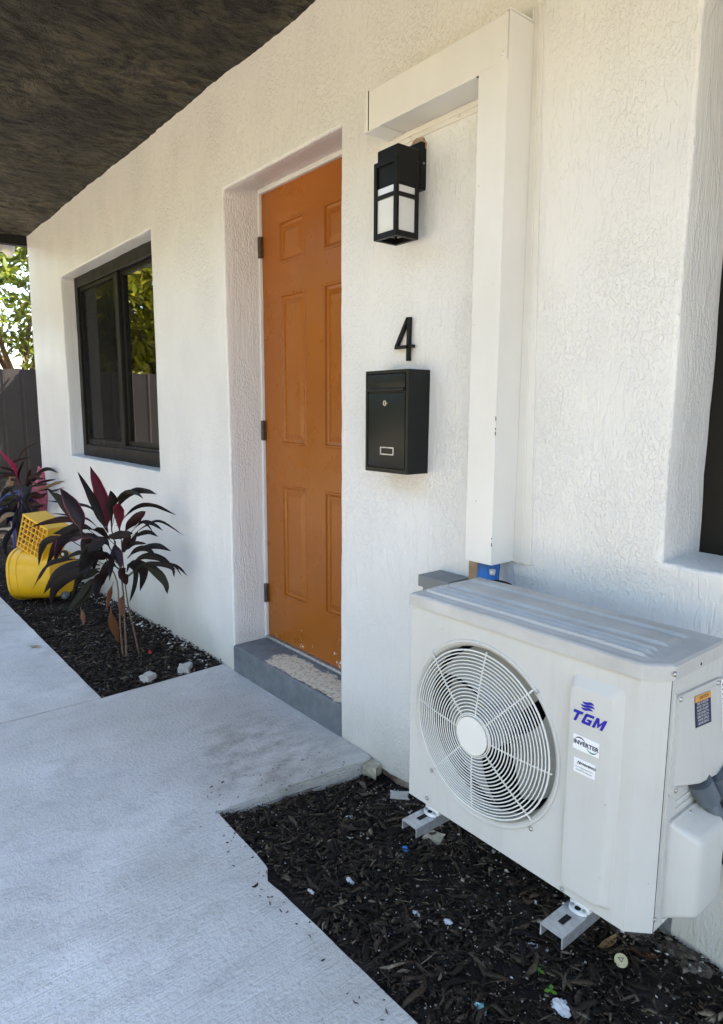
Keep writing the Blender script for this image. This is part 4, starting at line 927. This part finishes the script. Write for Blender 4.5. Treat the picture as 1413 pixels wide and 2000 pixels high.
for z, h_ in ((1.242, .012), (1.218, .006), (1.204, .010), (.905, .010), (.925, .004)):
    mb = MB(); mb.prism([(-.1026, z), (-.1026, z+h_), (-.1015, z+h_*.8), (-.1004, z+h_*.2)], lambda p: (.8062, p[0], p[1]), lambda p: (.8046, p[0], p[1])); mb.obj('paint_chip', M['inkgrey'], vt)
# what shows under the open end of the cover
mb = MB(); mb.tube([(.758, -.048, .90), (.757, -.048, .86), (.762, -.060, .80), (.80, -.10, .74)], [.030, .030, .032, .030], 18)
pp = thing('pipe_bundle', (.77, -.05, .8), 'blue wrapped pipe bundle leaving the bottom of the duct cover', 'pipe'); mb.obj('wrap', M['bluewrap'], pp, smooth=True)
mb = MB(); mb.tube([(.786, -.070, .832), (.790, -.076, .818)], [.009, .007], 10); mb.obj('tape_patch', M['white'], pp, smooth=True)
mb = MB(); mb.tube([(.815, -.060, .80), (.82, -.08, .76)], [.026, .026], 14); mb.obj('dark_sleeve', M['hose'], pp, smooth=True)
mb = MB(); mb.box(.655, .690, -.022, .004, .66, .880, .002); tag(mb.obj('wood_strip', M['wood'], org=(.67, -.01, .7)), 'narrow strip of raw timber on the wall left of the blue pipe', 'timber')

# ------------------------------------------------------------------ mailbox
mx = thing('mailbox', (.355, -.045, 1.07), 'black steel mailbox with small lock under the house number', 'mailbox')
X0, X1, Z0, Z1, YF = .253, .456, 1.072, 1.393, -.090
mb = MB(); mb.loops([[(X0, y, Z0), (X1, y, Z0), (X1, y, Z1), (X0, y, Z1)] for y in (.004, YF)], cap0=True)
f_ = [(0, YF), (.0015, YF-.001), (.010, YF-.001), (.0115, YF+.004)]
mb.loops([[(X0+i, y, Z0+i*1.3), (X1-i, y, Z0+i*1.3), (X1-i, y, Z1-i), (X0+i, y, Z1-i)] for i, y in f_], cap1=True)
mb.obj('box_body', M['mailbox'], mx)
mb = MB(); mb.box(X0+.014, X1-.014, YF-.0005, YF+.006, Z0+.018, 1.322, .002, 2); dr = mb.obj('front_door', M['mailbox'], mx, angle=40)
mb = MB(); mb.box(X0+.013, X1-.013, YF-.003, YF+.006, 1.330, Z1-.013, .002, 2); mb.box(X0+.013, X1-.013, YF-.009, YF-.0032, 1.328, 1.338, .002, 2); mb.obj('slot_flap', M['mailbox'], mx, angle=40)
mb = MB(); mb.cyl((.355, YF-.0005, 1.291), (.355, YF-.007, 1.291), .0095, .0085, 20); lk = mb.obj('lock', M['steel'], dr, angle=40)
mb = MB(); mb.box(.3535, .3565, YF-.0078, YF-.0071, 1.286, 1.296); mb.obj('keyhole', M['inkgrey'], lk)
mb = MB(); cx, cz = .362, 1.141
for a, b, c, d in ((-.032, .032, .009, .0125), (-.032, .032, -.0125, -.009), (-.032, -.0285, -.009, .009), (.0285, .032, -.009, .009)): mb.box(cx+a, cx+b, YF-.0030, YF-.0006, cz+c, cz+d)
mb.obj('name_holder', M['galv'], dr)

# ------------------------------------------------------------------ house number
num = MB()
def bar(poly): num.prism(poly, lambda p: (p[0], -.004, p[1]), lambda p: (p[0], -.016, p[1]))
bar([(.3630, 1.4245), (.3735, 1.4245), (.3765, 1.5590), (.3655, 1.5590)])
bar([(.3085, 1.4740), (.3195, 1.4740), (.3730, 1.5588), (.3610, 1.5588)])
bar([(.3070, 1.4640), (.3910, 1.4640), (.3915, 1.4738), (.3085, 1.4738)])
tag(num.obj('house_number', M['number'], org=(.35, 0, 1.42)), 'black numeral 4 fixed to the wall above the mailbox', 'house number')

# ------------------------------------------------------------------ wall lamp
lp = thing('wall_lamp', (.385, 0, 1.93), 'black box wall lantern with frosted glass beside the door', 'wall lamp')
a, b, yf, yk, z0, z1 = .336, .437, -.132, -.040, 1.774, 1.992
mb = MB(); mb.box(.330, .424, -.024, .006, 1.925, 2.058, .002); mb.obj('back_plate', M['black'], lp)
mb = MB(); mb.box(a+.008, b-.001, yf+.007, yk+.001, 1.918, 2.026, .002); mb.box(.350, .415, -.045, -.020, 1.935, 2.018); mb.obj('lamp_housing', M['black'], lp)
mb = MB(); k = .0125
for x in (a, b-k):
    for y in (yf, yk-k): mb.box(x, x+k, y, y+k, z0, z1, .001)
for zz, hh in ((z0, .017), (1.886, .0115), (z1-.014, .014)):
    for y in (yf, yk-k): mb.box(a+k, b-k, y+.0008, y+k-.0008, zz, zz+hh)
    for x in (a, b-k): mb.box(x+.0008, x+k-.0008, yf+k, yk-k, zz, zz+hh)
mb.obj('cage', M['black'], lp)
for nm, z_a, z_b in (('small_pane', 1.898, 1.918), ('large_pane', 1.790, 1.886)):
    mb = MB(); q = .0062
    mb.loops([[(a+q, yf+q, z), (b-q, yf+q, z), (b-q, yk-q, z), (a+q, yk-q, z)] for z in (z_a, z_b)]); mb.obj('pane', M['frost'], lp, fixn=True)
mb = MB(); mb.cyl((.386, -.086, 1.92), (.386, -.086, 1.83), .018, .022, 16); mb.obj('bulb', M['frost'], lp, smooth=True)
mb = MB(); mb.cyl((.4242, -.012, 1.998), (.4275, -.012, 1.998), .004, .003, 10); mb.obj('screw', M['steel'], lp)
mb = MB(); ob = [(.392+.034*math.cos(t)*(1+.25*nz(math.cos(t)*2, math.sin(t)*2, 4)), 2.050+.030*math.sin(t)*(1+.25*nz(math.cos(t)*2, math.sin(t)*2, 8))) for t in np.linspace(0, 2*math.pi, 26)[:-1]]
mb.prism(ob, lambda p: (p[0], .004, p[1]), lambda p: (p[0], -.006, p[1])); tag(mb.obj('broken_plaster', M['footing'], org=(.37, 0, 2.03)), 'ragged patch of broken plaster behind the top of the wall lantern', 'plaster')

# ------------------------------------------------------------------ floodlight under the far eave
fl = thing('floodlight', (-4.55, -.09, 2.62), 'white twin floodlight under the far eave corner', 'floodlight')
mb = MB(); mb.cyl((-4.50, -.16, 2.64), (-4.50, -.16, 2.585), .03, .03, 14); mb.obj('mount', M['flood'], fl)
for (p0, p1) in (((-4.50, -.15, 2.615), (-4.47, -.065, 2.585)), ((-4.50, -.18, 2.61), (-4.46, -.26, 2.57))):
    p0 = Vector(p0); p1 = Vector(p1); mb = MB(); mb.tube([p0, p0.lerp(p1, .5), p1], [.026, .042, .050], 18); mb.obj('lamp_head', M['flood'], fl, angle=50)
# ------------------------------------------------------------------ ti plants
def catmull(P, n):
    P = [Vector(p) for p in P]; Q = [P[0]*2-P[1]]+P+[P[-1]*2-P[-2]]; o = []
    m = len(P)-1
    for i in range(n+1):
        t = i/n*m; k = min(int(t), m-1); t -= k; a, b, c, d = Q[k], Q[k+1], Q[k+2], Q[k+3]
        o.append(.5*((2*b)+(c-a)*t+(2*a-5*b+4*c-d)*t*t+(3*b-a-3*c+d)*t**3))
    return o
CAMP = Vector((1.947, -1.488, 1.2657))
def leaf(plant, pts, hw, typ, roll, short):
    n = 14; C = catmull(pts, n); mb = MB(); V = []; L = []
    for i, p in enumerate(C):
        t = (C[min(i+1, n)]-C[max(i-1, 0)]).normalized(); vw = (p-CAMP).normalized()
        sd = t.cross(vw)
        if sd.length < .05: sd = t.cross(Vector((0, 0, 1)))
        sd.normalize(); sd = Matrix.Rotation(roll+.25*math.sin(i*.5+roll*9), 3, t) @ sd; nm = sd.cross(t)
        s = i/n
        if short: wv = math.sin(math.pi*min(1, (s*.92+.08)))**.6
        else: wv = .13 if s < .16 else .13+.87*math.sin(math.pi*.5*min(1, (s-.16)/.36)) if s < .52 else max(0.0, 1-((s-.52)/.48)**2.0)
        wv = max(wv, .012); q = hw*wv*(1+.05*math.sin(i*1.7+roll*20))
        fold = .30*q
        V += [p-sd*q+nm*fold, p-sd*q*.86+nm*fold*.8, p-nm*fold*.3, p+sd*q*.86+nm*fold*.8, p+sd*q+nm*fold]
    F = []; E = []
    for i in range(n):
        a = i*5; F += [(a+1, a+2, a+7, a+6), (a+2, a+3, a+8, a+7)]; E += [(a, a+1, a+6, a+5), (a+3, a+4, a+9, a+8)]
    mb.add(V, F+E); o = mb.obj('leaf', M['lf_'+typ], plant, smooth=True, fixn=False)
    if typ in 'rp':
        o.data.materials.append(M['lf_e'])
        for pol in o.data.polygons:
            if pol.index >= len(F): pol.material_index = 1
    return o
def ti_plant(loc, L, ST, label):
    t = thing('ti_plant', loc, label, 'plant')
    for pts, rad in ST:
        P = catmull([(pts[0][0], pts[0][1], loc[2]-.05)]+pts if pts[0][2] > .02 else pts, 14); mb = MB()
        mb.tube(P, [rad*(1.15-.5*i/14)*(1+.07*(i % 2)) for i in range(15)], 8); mb.obj('stem', M['stem'], t, smooth=True)
    for i, (pts, hw, typ, roll) in enumerate(L): leaf(t, pts, hw*.86, typ, roll, len(pts) == 3)
    r = random.Random(len(L))
    for i, (pts, hw, typ, roll) in enumerate(L):      # younger, narrower leaves between the big ones
        if typ in 'btk' or i % 3: continue
        d = Vector((r.uniform(-.05, .05), r.uniform(-.08, .0), r.uniform(-.06, .03)))
        q = [tuple(Vector(p)+d*(k/(len(pts)-1))+Vector((0, 0, -.03*(k/(len(pts)-1))**2))) for k, p in enumerate(pts)]
        q = [(x, min(y, -.03), max(z, .03)) for x, y, z in q]
        leaf(t, q, hw*r.uniform(.45, .7), r.choice('ddgg'), roll+r.uniform(-.6, .6), len(pts) == 3)
    return t
ti_plant((-1.43, -.31, -.04), LEAVES_NEAR, STEMS_NEAR, 'tall dark ti plant with red top leaf in front of the left window')
ti_plant((-4.05, -.34, -.07), LEAVES_FAR, STEMS_FAR, 'ti plant with magenta and dry tan leaves behind the yellow bucket')

# ------------------------------------------------------------------ yellow mop bucket lying on its side
B = Vector((-2.97, -.335, -.060)); axd = Vector((.80, .575, .03)).normalized(); axn = axd.cross(Vector((0, 0, 1))).normalized(); axu = axn.cross(axd)
bk = thing('mop_bucket', tuple(B), 'yellow plastic mop bucket tipped on its side behind the dark ti plant', 'mop bucket')
cen = B+Vector((0, 0, .195))
def BP(s, r, a, sq=1.07): return cen+axd*s+axn*(r*math.cos(a)*1.0)+axu*(r*math.sin(a)*sq)
mb = MB(); NA = 40
prof = [(-.175, .163), (-.182, .176), (-.172, .186), (-.155, .186), (-.150, .179), (-.05, .173), (.06, .164), (.13, .155), (.150, .145), (.155, .10)]
def rr(a): return 1+.05*math.cos(4*a)*-1
mb.loops([[BP(s, r*rr(2*math.pi*i/NA), 2*math.pi*i/NA) for i in range(NA)] for s, r in prof], cap1=True)
mb.loops([[BP(s, (r-.012)*rr(2*math.pi*i/NA), 2*math.pi*i/NA) for i in range(NA)] for s, r in ((-.175, .175), (-.05, .170), (.13, .150))])
mb.obj('tub', M['yellow'], bk, angle=45)
mb = MB(); mb.tube([BP(-.10, .176*rr(2*math.pi*i/NA), 2*math.pi*i/NA) for i in range(NA)], .004, 6, closed=True); mb.obj('rib', M['yellow'], bk, smooth=True)
# wringer basket
W0 = cen+axd*(.03)+axu*.265+axn*.03
wx = (axd*.80+axu*-.60*.55+axn*.15).normalized(); wz0 = Vector((-.25, -.10, 1)).normalized(); wy_ = wz0.cross(wx).normalized(); wz = wx.cross(wy_)
def WP(x, y, z): return W0+wx*x+wy_*y+wz*z
def wbox(mbx, x0, x1, y0, y1, z0, z1):
    mbx.add([WP(x, y, z) for z in (z0, z1) for y in (y0, y1) for x in (x0, x1)], [(0,2,3,1),(4,5,7,6),(0,1,5,4),(2,6,7,3),(0,4,6,2),(1,3,7,5)])
wr = MB(); hx, hy, hz = .125, .085, .115
wbox(wr, -hx, hx, -hy-.006, hy+.006, hz, hz+.014); wbox(wr, -hx, hx, hy-.006, hy, -hz, hz); wbox(wr, hx-.006, hx, -hy, hy-.006, -hz, hz); wbox(wr, -hx, hx-.006, -hy+.001, hy-.006, -hz, -hz+.006)
wringer = wr.obj('wringer', M['yellow'], bk)
for i in range(8):
    mb = MB(); x = -hx+2*hx*i/7; wbox(mb, x-.003, x+.003, -hy-.003, -hy+.010, -hz, hz); mb.obj('grid_bar', M['yellow'], wringer)
for i in range(7):
    mb = MB(); z = -hz+2*hz*i/6; wbox(mb, -hx, hx, -hy-.002, -hy+.009, z-.003, z+.003); mb.obj('grid_bar', M['yellow'], wringer)
for i in range(6):
    mb = MB(); y = -hy+2*hy*i/5; wbox(mb, -hx-.003, -hx+.008, y-.003, y+.003, -hz, hz); mb.obj('grid_bar', M['yellow'], wringer)
for i in range(7):
    mb = MB(); z = -hz+2*hz*i/6; wbox(mb, -hx-.002, -hx+.007, -hy, hy, z-.003, z+.003); mb.obj('grid_bar', M['yellow'], wringer)
for s, a, m_ in ((.16, 1.35, M['hose']), (.150, -1.25, M['conduit'])):
    c = BP(s+.03, .14, a); mb = MB(); mb.cyl(c-axn*.013, c+axn*.013, .026, n=20); wh = mb.obj('caster', m_, bk, angle=40)
    mb = MB(); mb.cyl(c-axn*.0145, c+axn*.0145, .012, n=12); mb.cyl(BP(s-.01, .14, a), c, .008, n=8); mb.obj('caster_fork', M['steel'], wh)

# things half hidden behind the far plant
def lump(name, c, r, mat, label, cat, seed, sq=(1, 1, 1), amp=.25, n=14, fr=2.2):
    mb = MB(); V = []
    def f(u, v):
        th = 2*math.pi*u; ph = math.pi*v
        d = Vector((math.sin(ph)*math.cos(th), math.sin(ph)*math.sin(th), math.cos(ph)))
        k = r*(1+amp*mn.noise(d*fr+Vector((seed, seed*2, 0)))+amp*.5*mn.noise(d*fr*2.7+Vector((seed, 0, 3))))
        return (c[0]+d.x*k*sq[0], c[1]+d.y*k*sq[1], c[2]+d.z*k*sq[2])
    mb.grid(f, n, max(5, n//2)); return tag(mb.obj(name, mat, org=c, smooth=amp < .3, fixn=True), label, cat)
lump('pink_bag', (-4.26, -.01, .56), .12, M['pink'], 'pink crumpled bag against the wall corner behind the ti plant', 'bag', 3, (.8, .7, 1.6), .3, 18)
lump('blue_bag', (-4.30, -.22, .45), .13, M['blue'], 'blue plastic bag glimpsed between the leaves behind the bucket', 'bag', 5, (1.1, 1, 1), .3, 18)
mb = MB(); mb.cyl((-4.22, -.17, -.12), (-4.22, -.17, .33), .11, .12, 18); tag(mb.obj('blue_tub', M['blue'], org=(-4.22, -.17, -.1), angle=40), 'dark blue tub standing in shade behind the ti plant', 'tub')

# ------------------------------------------------------------------ mulch
def chips(n, x0, x1, y0, y1, lmin, lmax, seed, dens=None, thin=False, zf=None):
    r = np.random.default_rng(seed); x = r.uniform(x0, x1, n); y = r.uniform(y0, y1, n)
    if dens is not None:
        k = np.array([dens(a, b) for a, b in zip(x, y)]) > r.uniform(0, 1, n); x = x[k]; y = y[k]; n = len(x)
    z = np.array([bed_z(a, b) for a, b in zip(x, y)])+r.uniform(.000, .016, n)
    if zf is not None: z = np.maximum(z, zf)
    L = lmin+(lmax-lmin)*r.beta(1.1, 4.0, n); Wd = np.clip(L*r.uniform(.12, .34, n), .003, .013); T = Wd*r.uniform(.25, .6, n)
    if thin: Wd = r.uniform(.0010, .0026, n); T = Wd*.9
    if zf is not None: T *= .6
    th = r.uniform(0, 2*np.pi, n); el = r.normal(0, .20 if zf is None else .02, n); ro = r.normal(0, .5, n)
    d = np.stack([np.cos(th)*np.cos(el), np.sin(th)*np.cos(el), np.sin(el)], 1)
    s = np.stack([-np.sin(th), np.cos(th), np.zeros(n)], 1); u = np.cross(d, s)
    s2 = s*np.cos(ro)[:, None]+u*np.sin(ro)[:, None]; u2 = np.cross(d, s2)
    C = np.stack([x, y, z+np.abs(np.sin(el))*L*.25], 1); V = []
    bend = r.normal(0, .10, n)
    for k, (t, wk) in enumerate(((-.5, .35), (-.12, 1.0), (.25, .85), (.5, .22))):
        wj = wk*r.uniform(.75, 1.25, n); cc = C+d*(L*t)[:, None]+s2*(bend*L*(t*t*4-.5))[:, None]+u2*(r.normal(0, .04, n)*L)[:, None]
        for a, b in ((-1, -1), (1, -1), (1, 1), (-1, 1)):
            V.append(cc+s2*(a*Wd*wj*.5)[:, None]+u2*(b*T*wj*.5)[:, None])
    V = np.stack(V, 1).reshape(-1, 3)
    f = [(0, 1, 2, 3)[::-1], (12, 13, 14, 15)]
    for k in range(3):
        for j in range(4): f.append((k*4+j, k*4+(j+1) % 4, k*4+4+(j+1) % 4, k*4+4+j))
    F = (np.arange(n)[:, None, None]*16+np.array(f)[None]).reshape(-1, 4)
    return V, F
def in2(x, y):
    k = 1.0 if nz(x, y, 8, 7.0) < .22 else .30
    return 0.0 if (x < .205+.08*(y+.04)*1.0 and y < -.01) or y < -.622 or (.46 < x < .66 and y < -.655) else k*(1.0 if not (y > -.10 and x > 1.05) else .45)
parts = [chips(26000, .13, 2.1, -.62, 0, .006, .045, 1, in2), chips(3000, .15, 2.1, -.615, -.03, .025, .105, 2, in2), chips(2600, .15, 2.1, -.615, -.02, .03, .12, 9, in2, thin=True), chips(90, .15, 2.1, -.70, -.605, .005, .030, 12, None, zf=.002), chips(70, .0, .26, -.6, -.1, .004, .022, 14, None, zf=.002)]
off = 0; Vs = []; Fs = []
for v, f in parts: Vs.append(v); Fs.append(f+off); off += len(v)
V = np.concatenate(Vs); F = np.concatenate(Fs)
tag(np_obj('mulch', V, F, M['mulch'], org=(1.0, -.3, 0)), 'dark bark mulch under the air conditioner', 'mulch', kind='stuff')
def in1(x, y): return (1.0 if x > -2.4 else .35)*(1 if y < -.06 else .4)*(0 if x > -.965 or y < -.612 else 1)
parts = [chips(15000, -3.0, -.95, -.61, 0, .010, .055, 3, in1), chips(1800, -2.6, -.98, -.60, -.03, .03, .09, 4, in1), chips(3500, -6.0, -3.0, -.61, 0, .012, .06, 5)]
off = 0; Vs = []; Fs = []
for v, f in parts: Vs.append(v); Fs.append(f+off); off += len(v)
tag(np_obj('mulch', np.concatenate(Vs), np.concatenate(Fs), M['mulch'], org=(-1.6, -.3, 0)), 'dark bark mulch around the ti plants', 'mulch', kind='stuff')
# pale grit and shell bits
def grit(n, x0, x1, y0, y1, smin, smax, seed, dens=None):
    r = np.random.default_rng(seed); Vs = []; Fs = []; k = 0
    base = np.array([(1,0,0),(-1,0,0),(0,1,0),(0,-1,0),(0,0,1),(0,0,-1)], float); tri = np.array([(0,2,4),(2,1,4),(1,3,4),(3,0,4),(2,0,5),(1,2,5),(3,1,5),(0,3,5)])
    for i in range(n):
        x, y = r.uniform(x0, x1), r.uniform(y0, y1)
        if dens and dens(x, y) <= 0: continue
        s = smin+(smax-smin)*r.beta(1, 5); v = base*r.uniform(.5, 1.2, (6, 1))*np.array([1, r.uniform(.4, .9), r.uniform(.3, .6)])*s
        a = r.uniform(0, 6.28); c_, s_ = math.cos(a), math.sin(a); v = v @ np.array([[c_, s_, 0], [-s_, c_, 0], [0, 0, 1]])
        Vs.append(v+np.array([x, y, bed_z(x, y)+.012+s*.2])); Fs.append(tri+k*6); k += 1
    return np.concatenate(Vs), np.concatenate(Fs)
v1, f1 = grit(1700, .14, 2.0, -.61, -.01, .0022, .012, 1, in2); v2, f2 = grit(700, -3.6, -.98, -.60, -.02, .003, .012, 2); v3, f3 = grit(220, .30, 2.0, -.12, -.005, .004, .022, 5); v4, f4 = grit(420, -3.4, -.98, -.10, -.002, .005, .030, 6)
f4 = f4+len(v1)+len(v2)+len(v3)
tag(np_obj('grit', np.concatenate([v1, v2, v3, v4]), np.concatenate([f1, f2+len(v1), f3+len(v1)+len(v2), f4]), M['grit'], org=(.5, -.3, 0)), 'pale grit and shell bits scattered over the mulch', 'grit', kind='stuff')

# ------------------------------------------------------------------ rubble and litter that can be told apart
def chunk(name, x, y, dx, dy, dz, rot, mat, label, cat, seed, z=None, amp=.34):
    bm = bmesh.new(); bmesh.ops.create_cube(bm, size=1); bmesh.ops.subdivide_edges(bm, edges=bm.edges[:], cuts=2, use_grid_fill=True)
    r = random.Random(seed); zz = (bed_z(x, y) if z is None else z)
    for v in bm.verts:
        c = v.co*1.0; k = 1+amp*mn.noise(c*3.1+Vector((seed*3.1, 0, 0))); c = c*k
        c = Vector((c.x*dx, c.y*dy, c.z*dz)); c = Matrix.Rotation(rot, 3, 'Z') @ Matrix.Rotation(r.uniform(-.15, .15), 3, 'X') @ c
        v.co = c
    me = bpy.data.meshes.new(name); bm.to_mesh(me); bm.free(); me.materials.append(mat)
    o = bpy.data.objects.new(name, me); COL.objects.link(o); o.location = (x, y, zz+dz*.38); return tag(o, label, cat)
chunk('concrete_chunk', -1.030, -.372, .052, .060, .045, .5, M['rubble'], 'whitish concrete chunk in the mulch nearer the path corner', 'rubble', 1)
chunk('concrete_chunk', -1.032, -.185, .055, .066, .050, .9, M['rubble'], 'whitish concrete chunk in the mulch nearer the door step', 'rubble', 2)
chunk('concrete_chunk', .228, -.028, .055, .045, .040, .3, M['stone'], 'grey concrete chunk wedged between slab corner and white wall', 'rubble', 3, -.045)
chunk('stone', .663, -.150, .055, .035, .028, .4, M['stone'], 'beige stone in the mulch under the fan', 'stone', 4)
chunk('stone', .42, -.07, .06, .04, .03, .8, M['rubble'], 'grey stone by the wall behind the fan-end bracket arm', 'stone', 5)
chunk('stone_chip', 1.090, -.268, .034, .018, .010, 1.0, M['white'], 'left one of two white stone chips in front of the bracket arm', 'stone chip', 6)
chunk('stone_chip', 1.116, -.245, .034, .015, .010, .6, M['white'], 'right one of two white stone chips in front of the bracket arm', 'stone chip', 7)
lump('dirt_clod', (1.225, -.045, bed_z(1.225, -.045)-.004), .055, M['clod'], 'crusted grey dirt clod against the wall under the badge end', 'dirt', 8, (1.3, .8, .55), .45, 24, 3)
lump('dirt_clod', (1.36, -.030, bed_z(1.36, -.03)-.004), .045, M['clod'], 'crusted dirt clod against the wall right of the bottle cap', 'dirt', 9, (1.5, .7, .5), .45, 24, 3)
lump('foil_ball', (1.240, -.345, bed_z(1.24, -.345)+.014), .018, M['white'], 'crumpled white foil lump at the bottom edge of the mulch', 'litter', 11, (1.2, 1, .7), .6, 16, 3.5)
lump('foil_scrap', (1.137, -.486, bed_z(1.137, -.486)+.012), .013, M['teal'], 'teal foil scrap in the mulch near the path', 'litter', 12, (1.1, .7, .8), .8, 12, 3)
lump('plastic_scrap', (.641, -.250, bed_z(.641, -.25)+.012), .010, M['cyan'], 'bright blue plastic scrap below the fan-end bracket arm', 'litter', 13, (1.2, .8, .7), .8, 12, 3)
lump('shell_piece', (.620, -.575, bed_z(.62, -.575)+.008), .010, M['white'], 'white shell piece beside the chipped path edge', 'shell', 14, (1.3, .6, .5), .5, 12, 3)
lump('foil_scrap', (.640, -.460, bed_z(.64, -.46)+.010), .010, M['white'], 'crinkled silver-white scrap in the middle of the mulch', 'litter', 15, (1.3, .8, .6), .8, 14, 4)
lump('shell_piece', (.92, -.36, bed_z(.92, -.36)+.010), .012, M['white'], 'white shell piece in the mulch left of the two stone chips', 'shell', 16, (1.2, .8, .5), .5, 12, 3)
lump('shell_piece', (.845, -.40, bed_z(.845, -.40)+.010), .010, M['white'], 'small white shell piece in the middle of the mulch', 'shell', 17, (1.4, .7, .5), .5, 12, 3)
lump('shell_piece', (.40, -.27, bed_z(.40, -.27)+.010), .012, M['white'], 'curved white shell piece near the slab edge', 'shell', 18, (1.4, .7, .5), .6, 12, 3)
lump('flower_petal', (-1.40, -.215, bed_z(-1.4, -.215)+.012), .016, M['red'], 'red flower petal on the mulch by the ti plant stems', 'petal', 19, (1, .6, .9), .8, 12, 3)
cp = thing('bottle_cap', (1.268, -.145, bed_z(1.268, -.145)+.016), 'cream bottle cap with a small triangle mark in the mulch', 'bottle cap')
o0 = ORG[cp]; nrm = Vector((.12, -.30, 1)).normalized(); mb = MB(); mb.cyl(o0, o0+nrm*.007, .0155, .0145, 24); mb.obj('cap_shell', M['cap'], cp, angle=40)
tx = nrm.orthogonal().normalized(); ty = nrm.cross(tx); mb = MB()
P = [o0+nrm*.0074+tx*.008*math.cos(a)+ty*.008*math.sin(a) for a in (.4, 2.5, 4.6)]; Q = [o0+nrm*.0074+tx*.0052*math.cos(a)+ty*.0052*math.sin(a) for a in (.4, 2.5, 4.6)]
mb.loops([P, Q]); mb.obj('triangle_mark', M['inkgrey'], cp, fixn=False)
def flat_leaf(name, p, L, wd, rot, mat, label, cat, curl=.35, parent=None):
    mb = MB(); d = Vector((math.cos(rot), math.sin(rot), 0)); s = Vector((-d.y, d.x, 0)); V = []
    for i in range(9):
        t = i/8; c = Vector(p)+d*(L*(t-.5))+Vector((0, 0, .002+curl*L*(t-.5)**2)); q = wd*math.sin(math.pi*(t*.94+.03))
        V += [c-s*q+Vector((0, 0, q*curl)), c, c+s*q+Vector((0, 0, q*curl*.6))]
    mb.add(V, [f for i in range(8) for f in ((i*3, i*3+1, i*3+4, i*3+3), (i*3+1, i*3+2, i*3+5, i*3+4))])
    if parent: return mb.obj(name, mat, parent, smooth=True, fixn=False)
    return tag(mb.obj(name, mat, org=p, smooth=True, fixn=False), label, cat)
flat_leaf('dry_leaf', (1.225, -.128, bed_z(1.225, -.128)+.012), .075, .012, 1.5, M['tanleaf'], 'curled brown dry leaf beside the bottle cap', 'leaf', .8)
flat_leaf('dry_leaf', (-1.81, -.685, .004), .075, .012, 1.0, M['tanleaf'], 'dry tan leaf lying on the path at the left', 'leaf', .3)
flat_leaf('dry_leaf', (1.30, -.10, bed_z(1.30, -.10)+.012), .06, .012, .4, M['lf_b'], 'reddish brown dry leaf by the wall near the bottle cap', 'leaf', .5)
for (x, y, lb) in ((1.155, -.304, 'small green seedling in the mulch in front of the badge-end bracket arm'), (1.208, -.334, 'tiny green seedling in the mulch near the foil lump')):
    sp = thing('seedling', (x, y, bed_z(x, y)), lb, 'seedling'); z = bed_z(x, y)
    mb = MB(); mb.cyl((x, y, z), (x, y, z+.016), .001, n=6); mb.obj('stalk', M['sprout'], sp)
    for k in range(3): flat_leaf('leaf', (x+.008*math.cos(k*2.1), y+.008*math.sin(k*2.1), z+.016), .016, .005, k*2.1, M['sprout'], None, None, .3, sp)
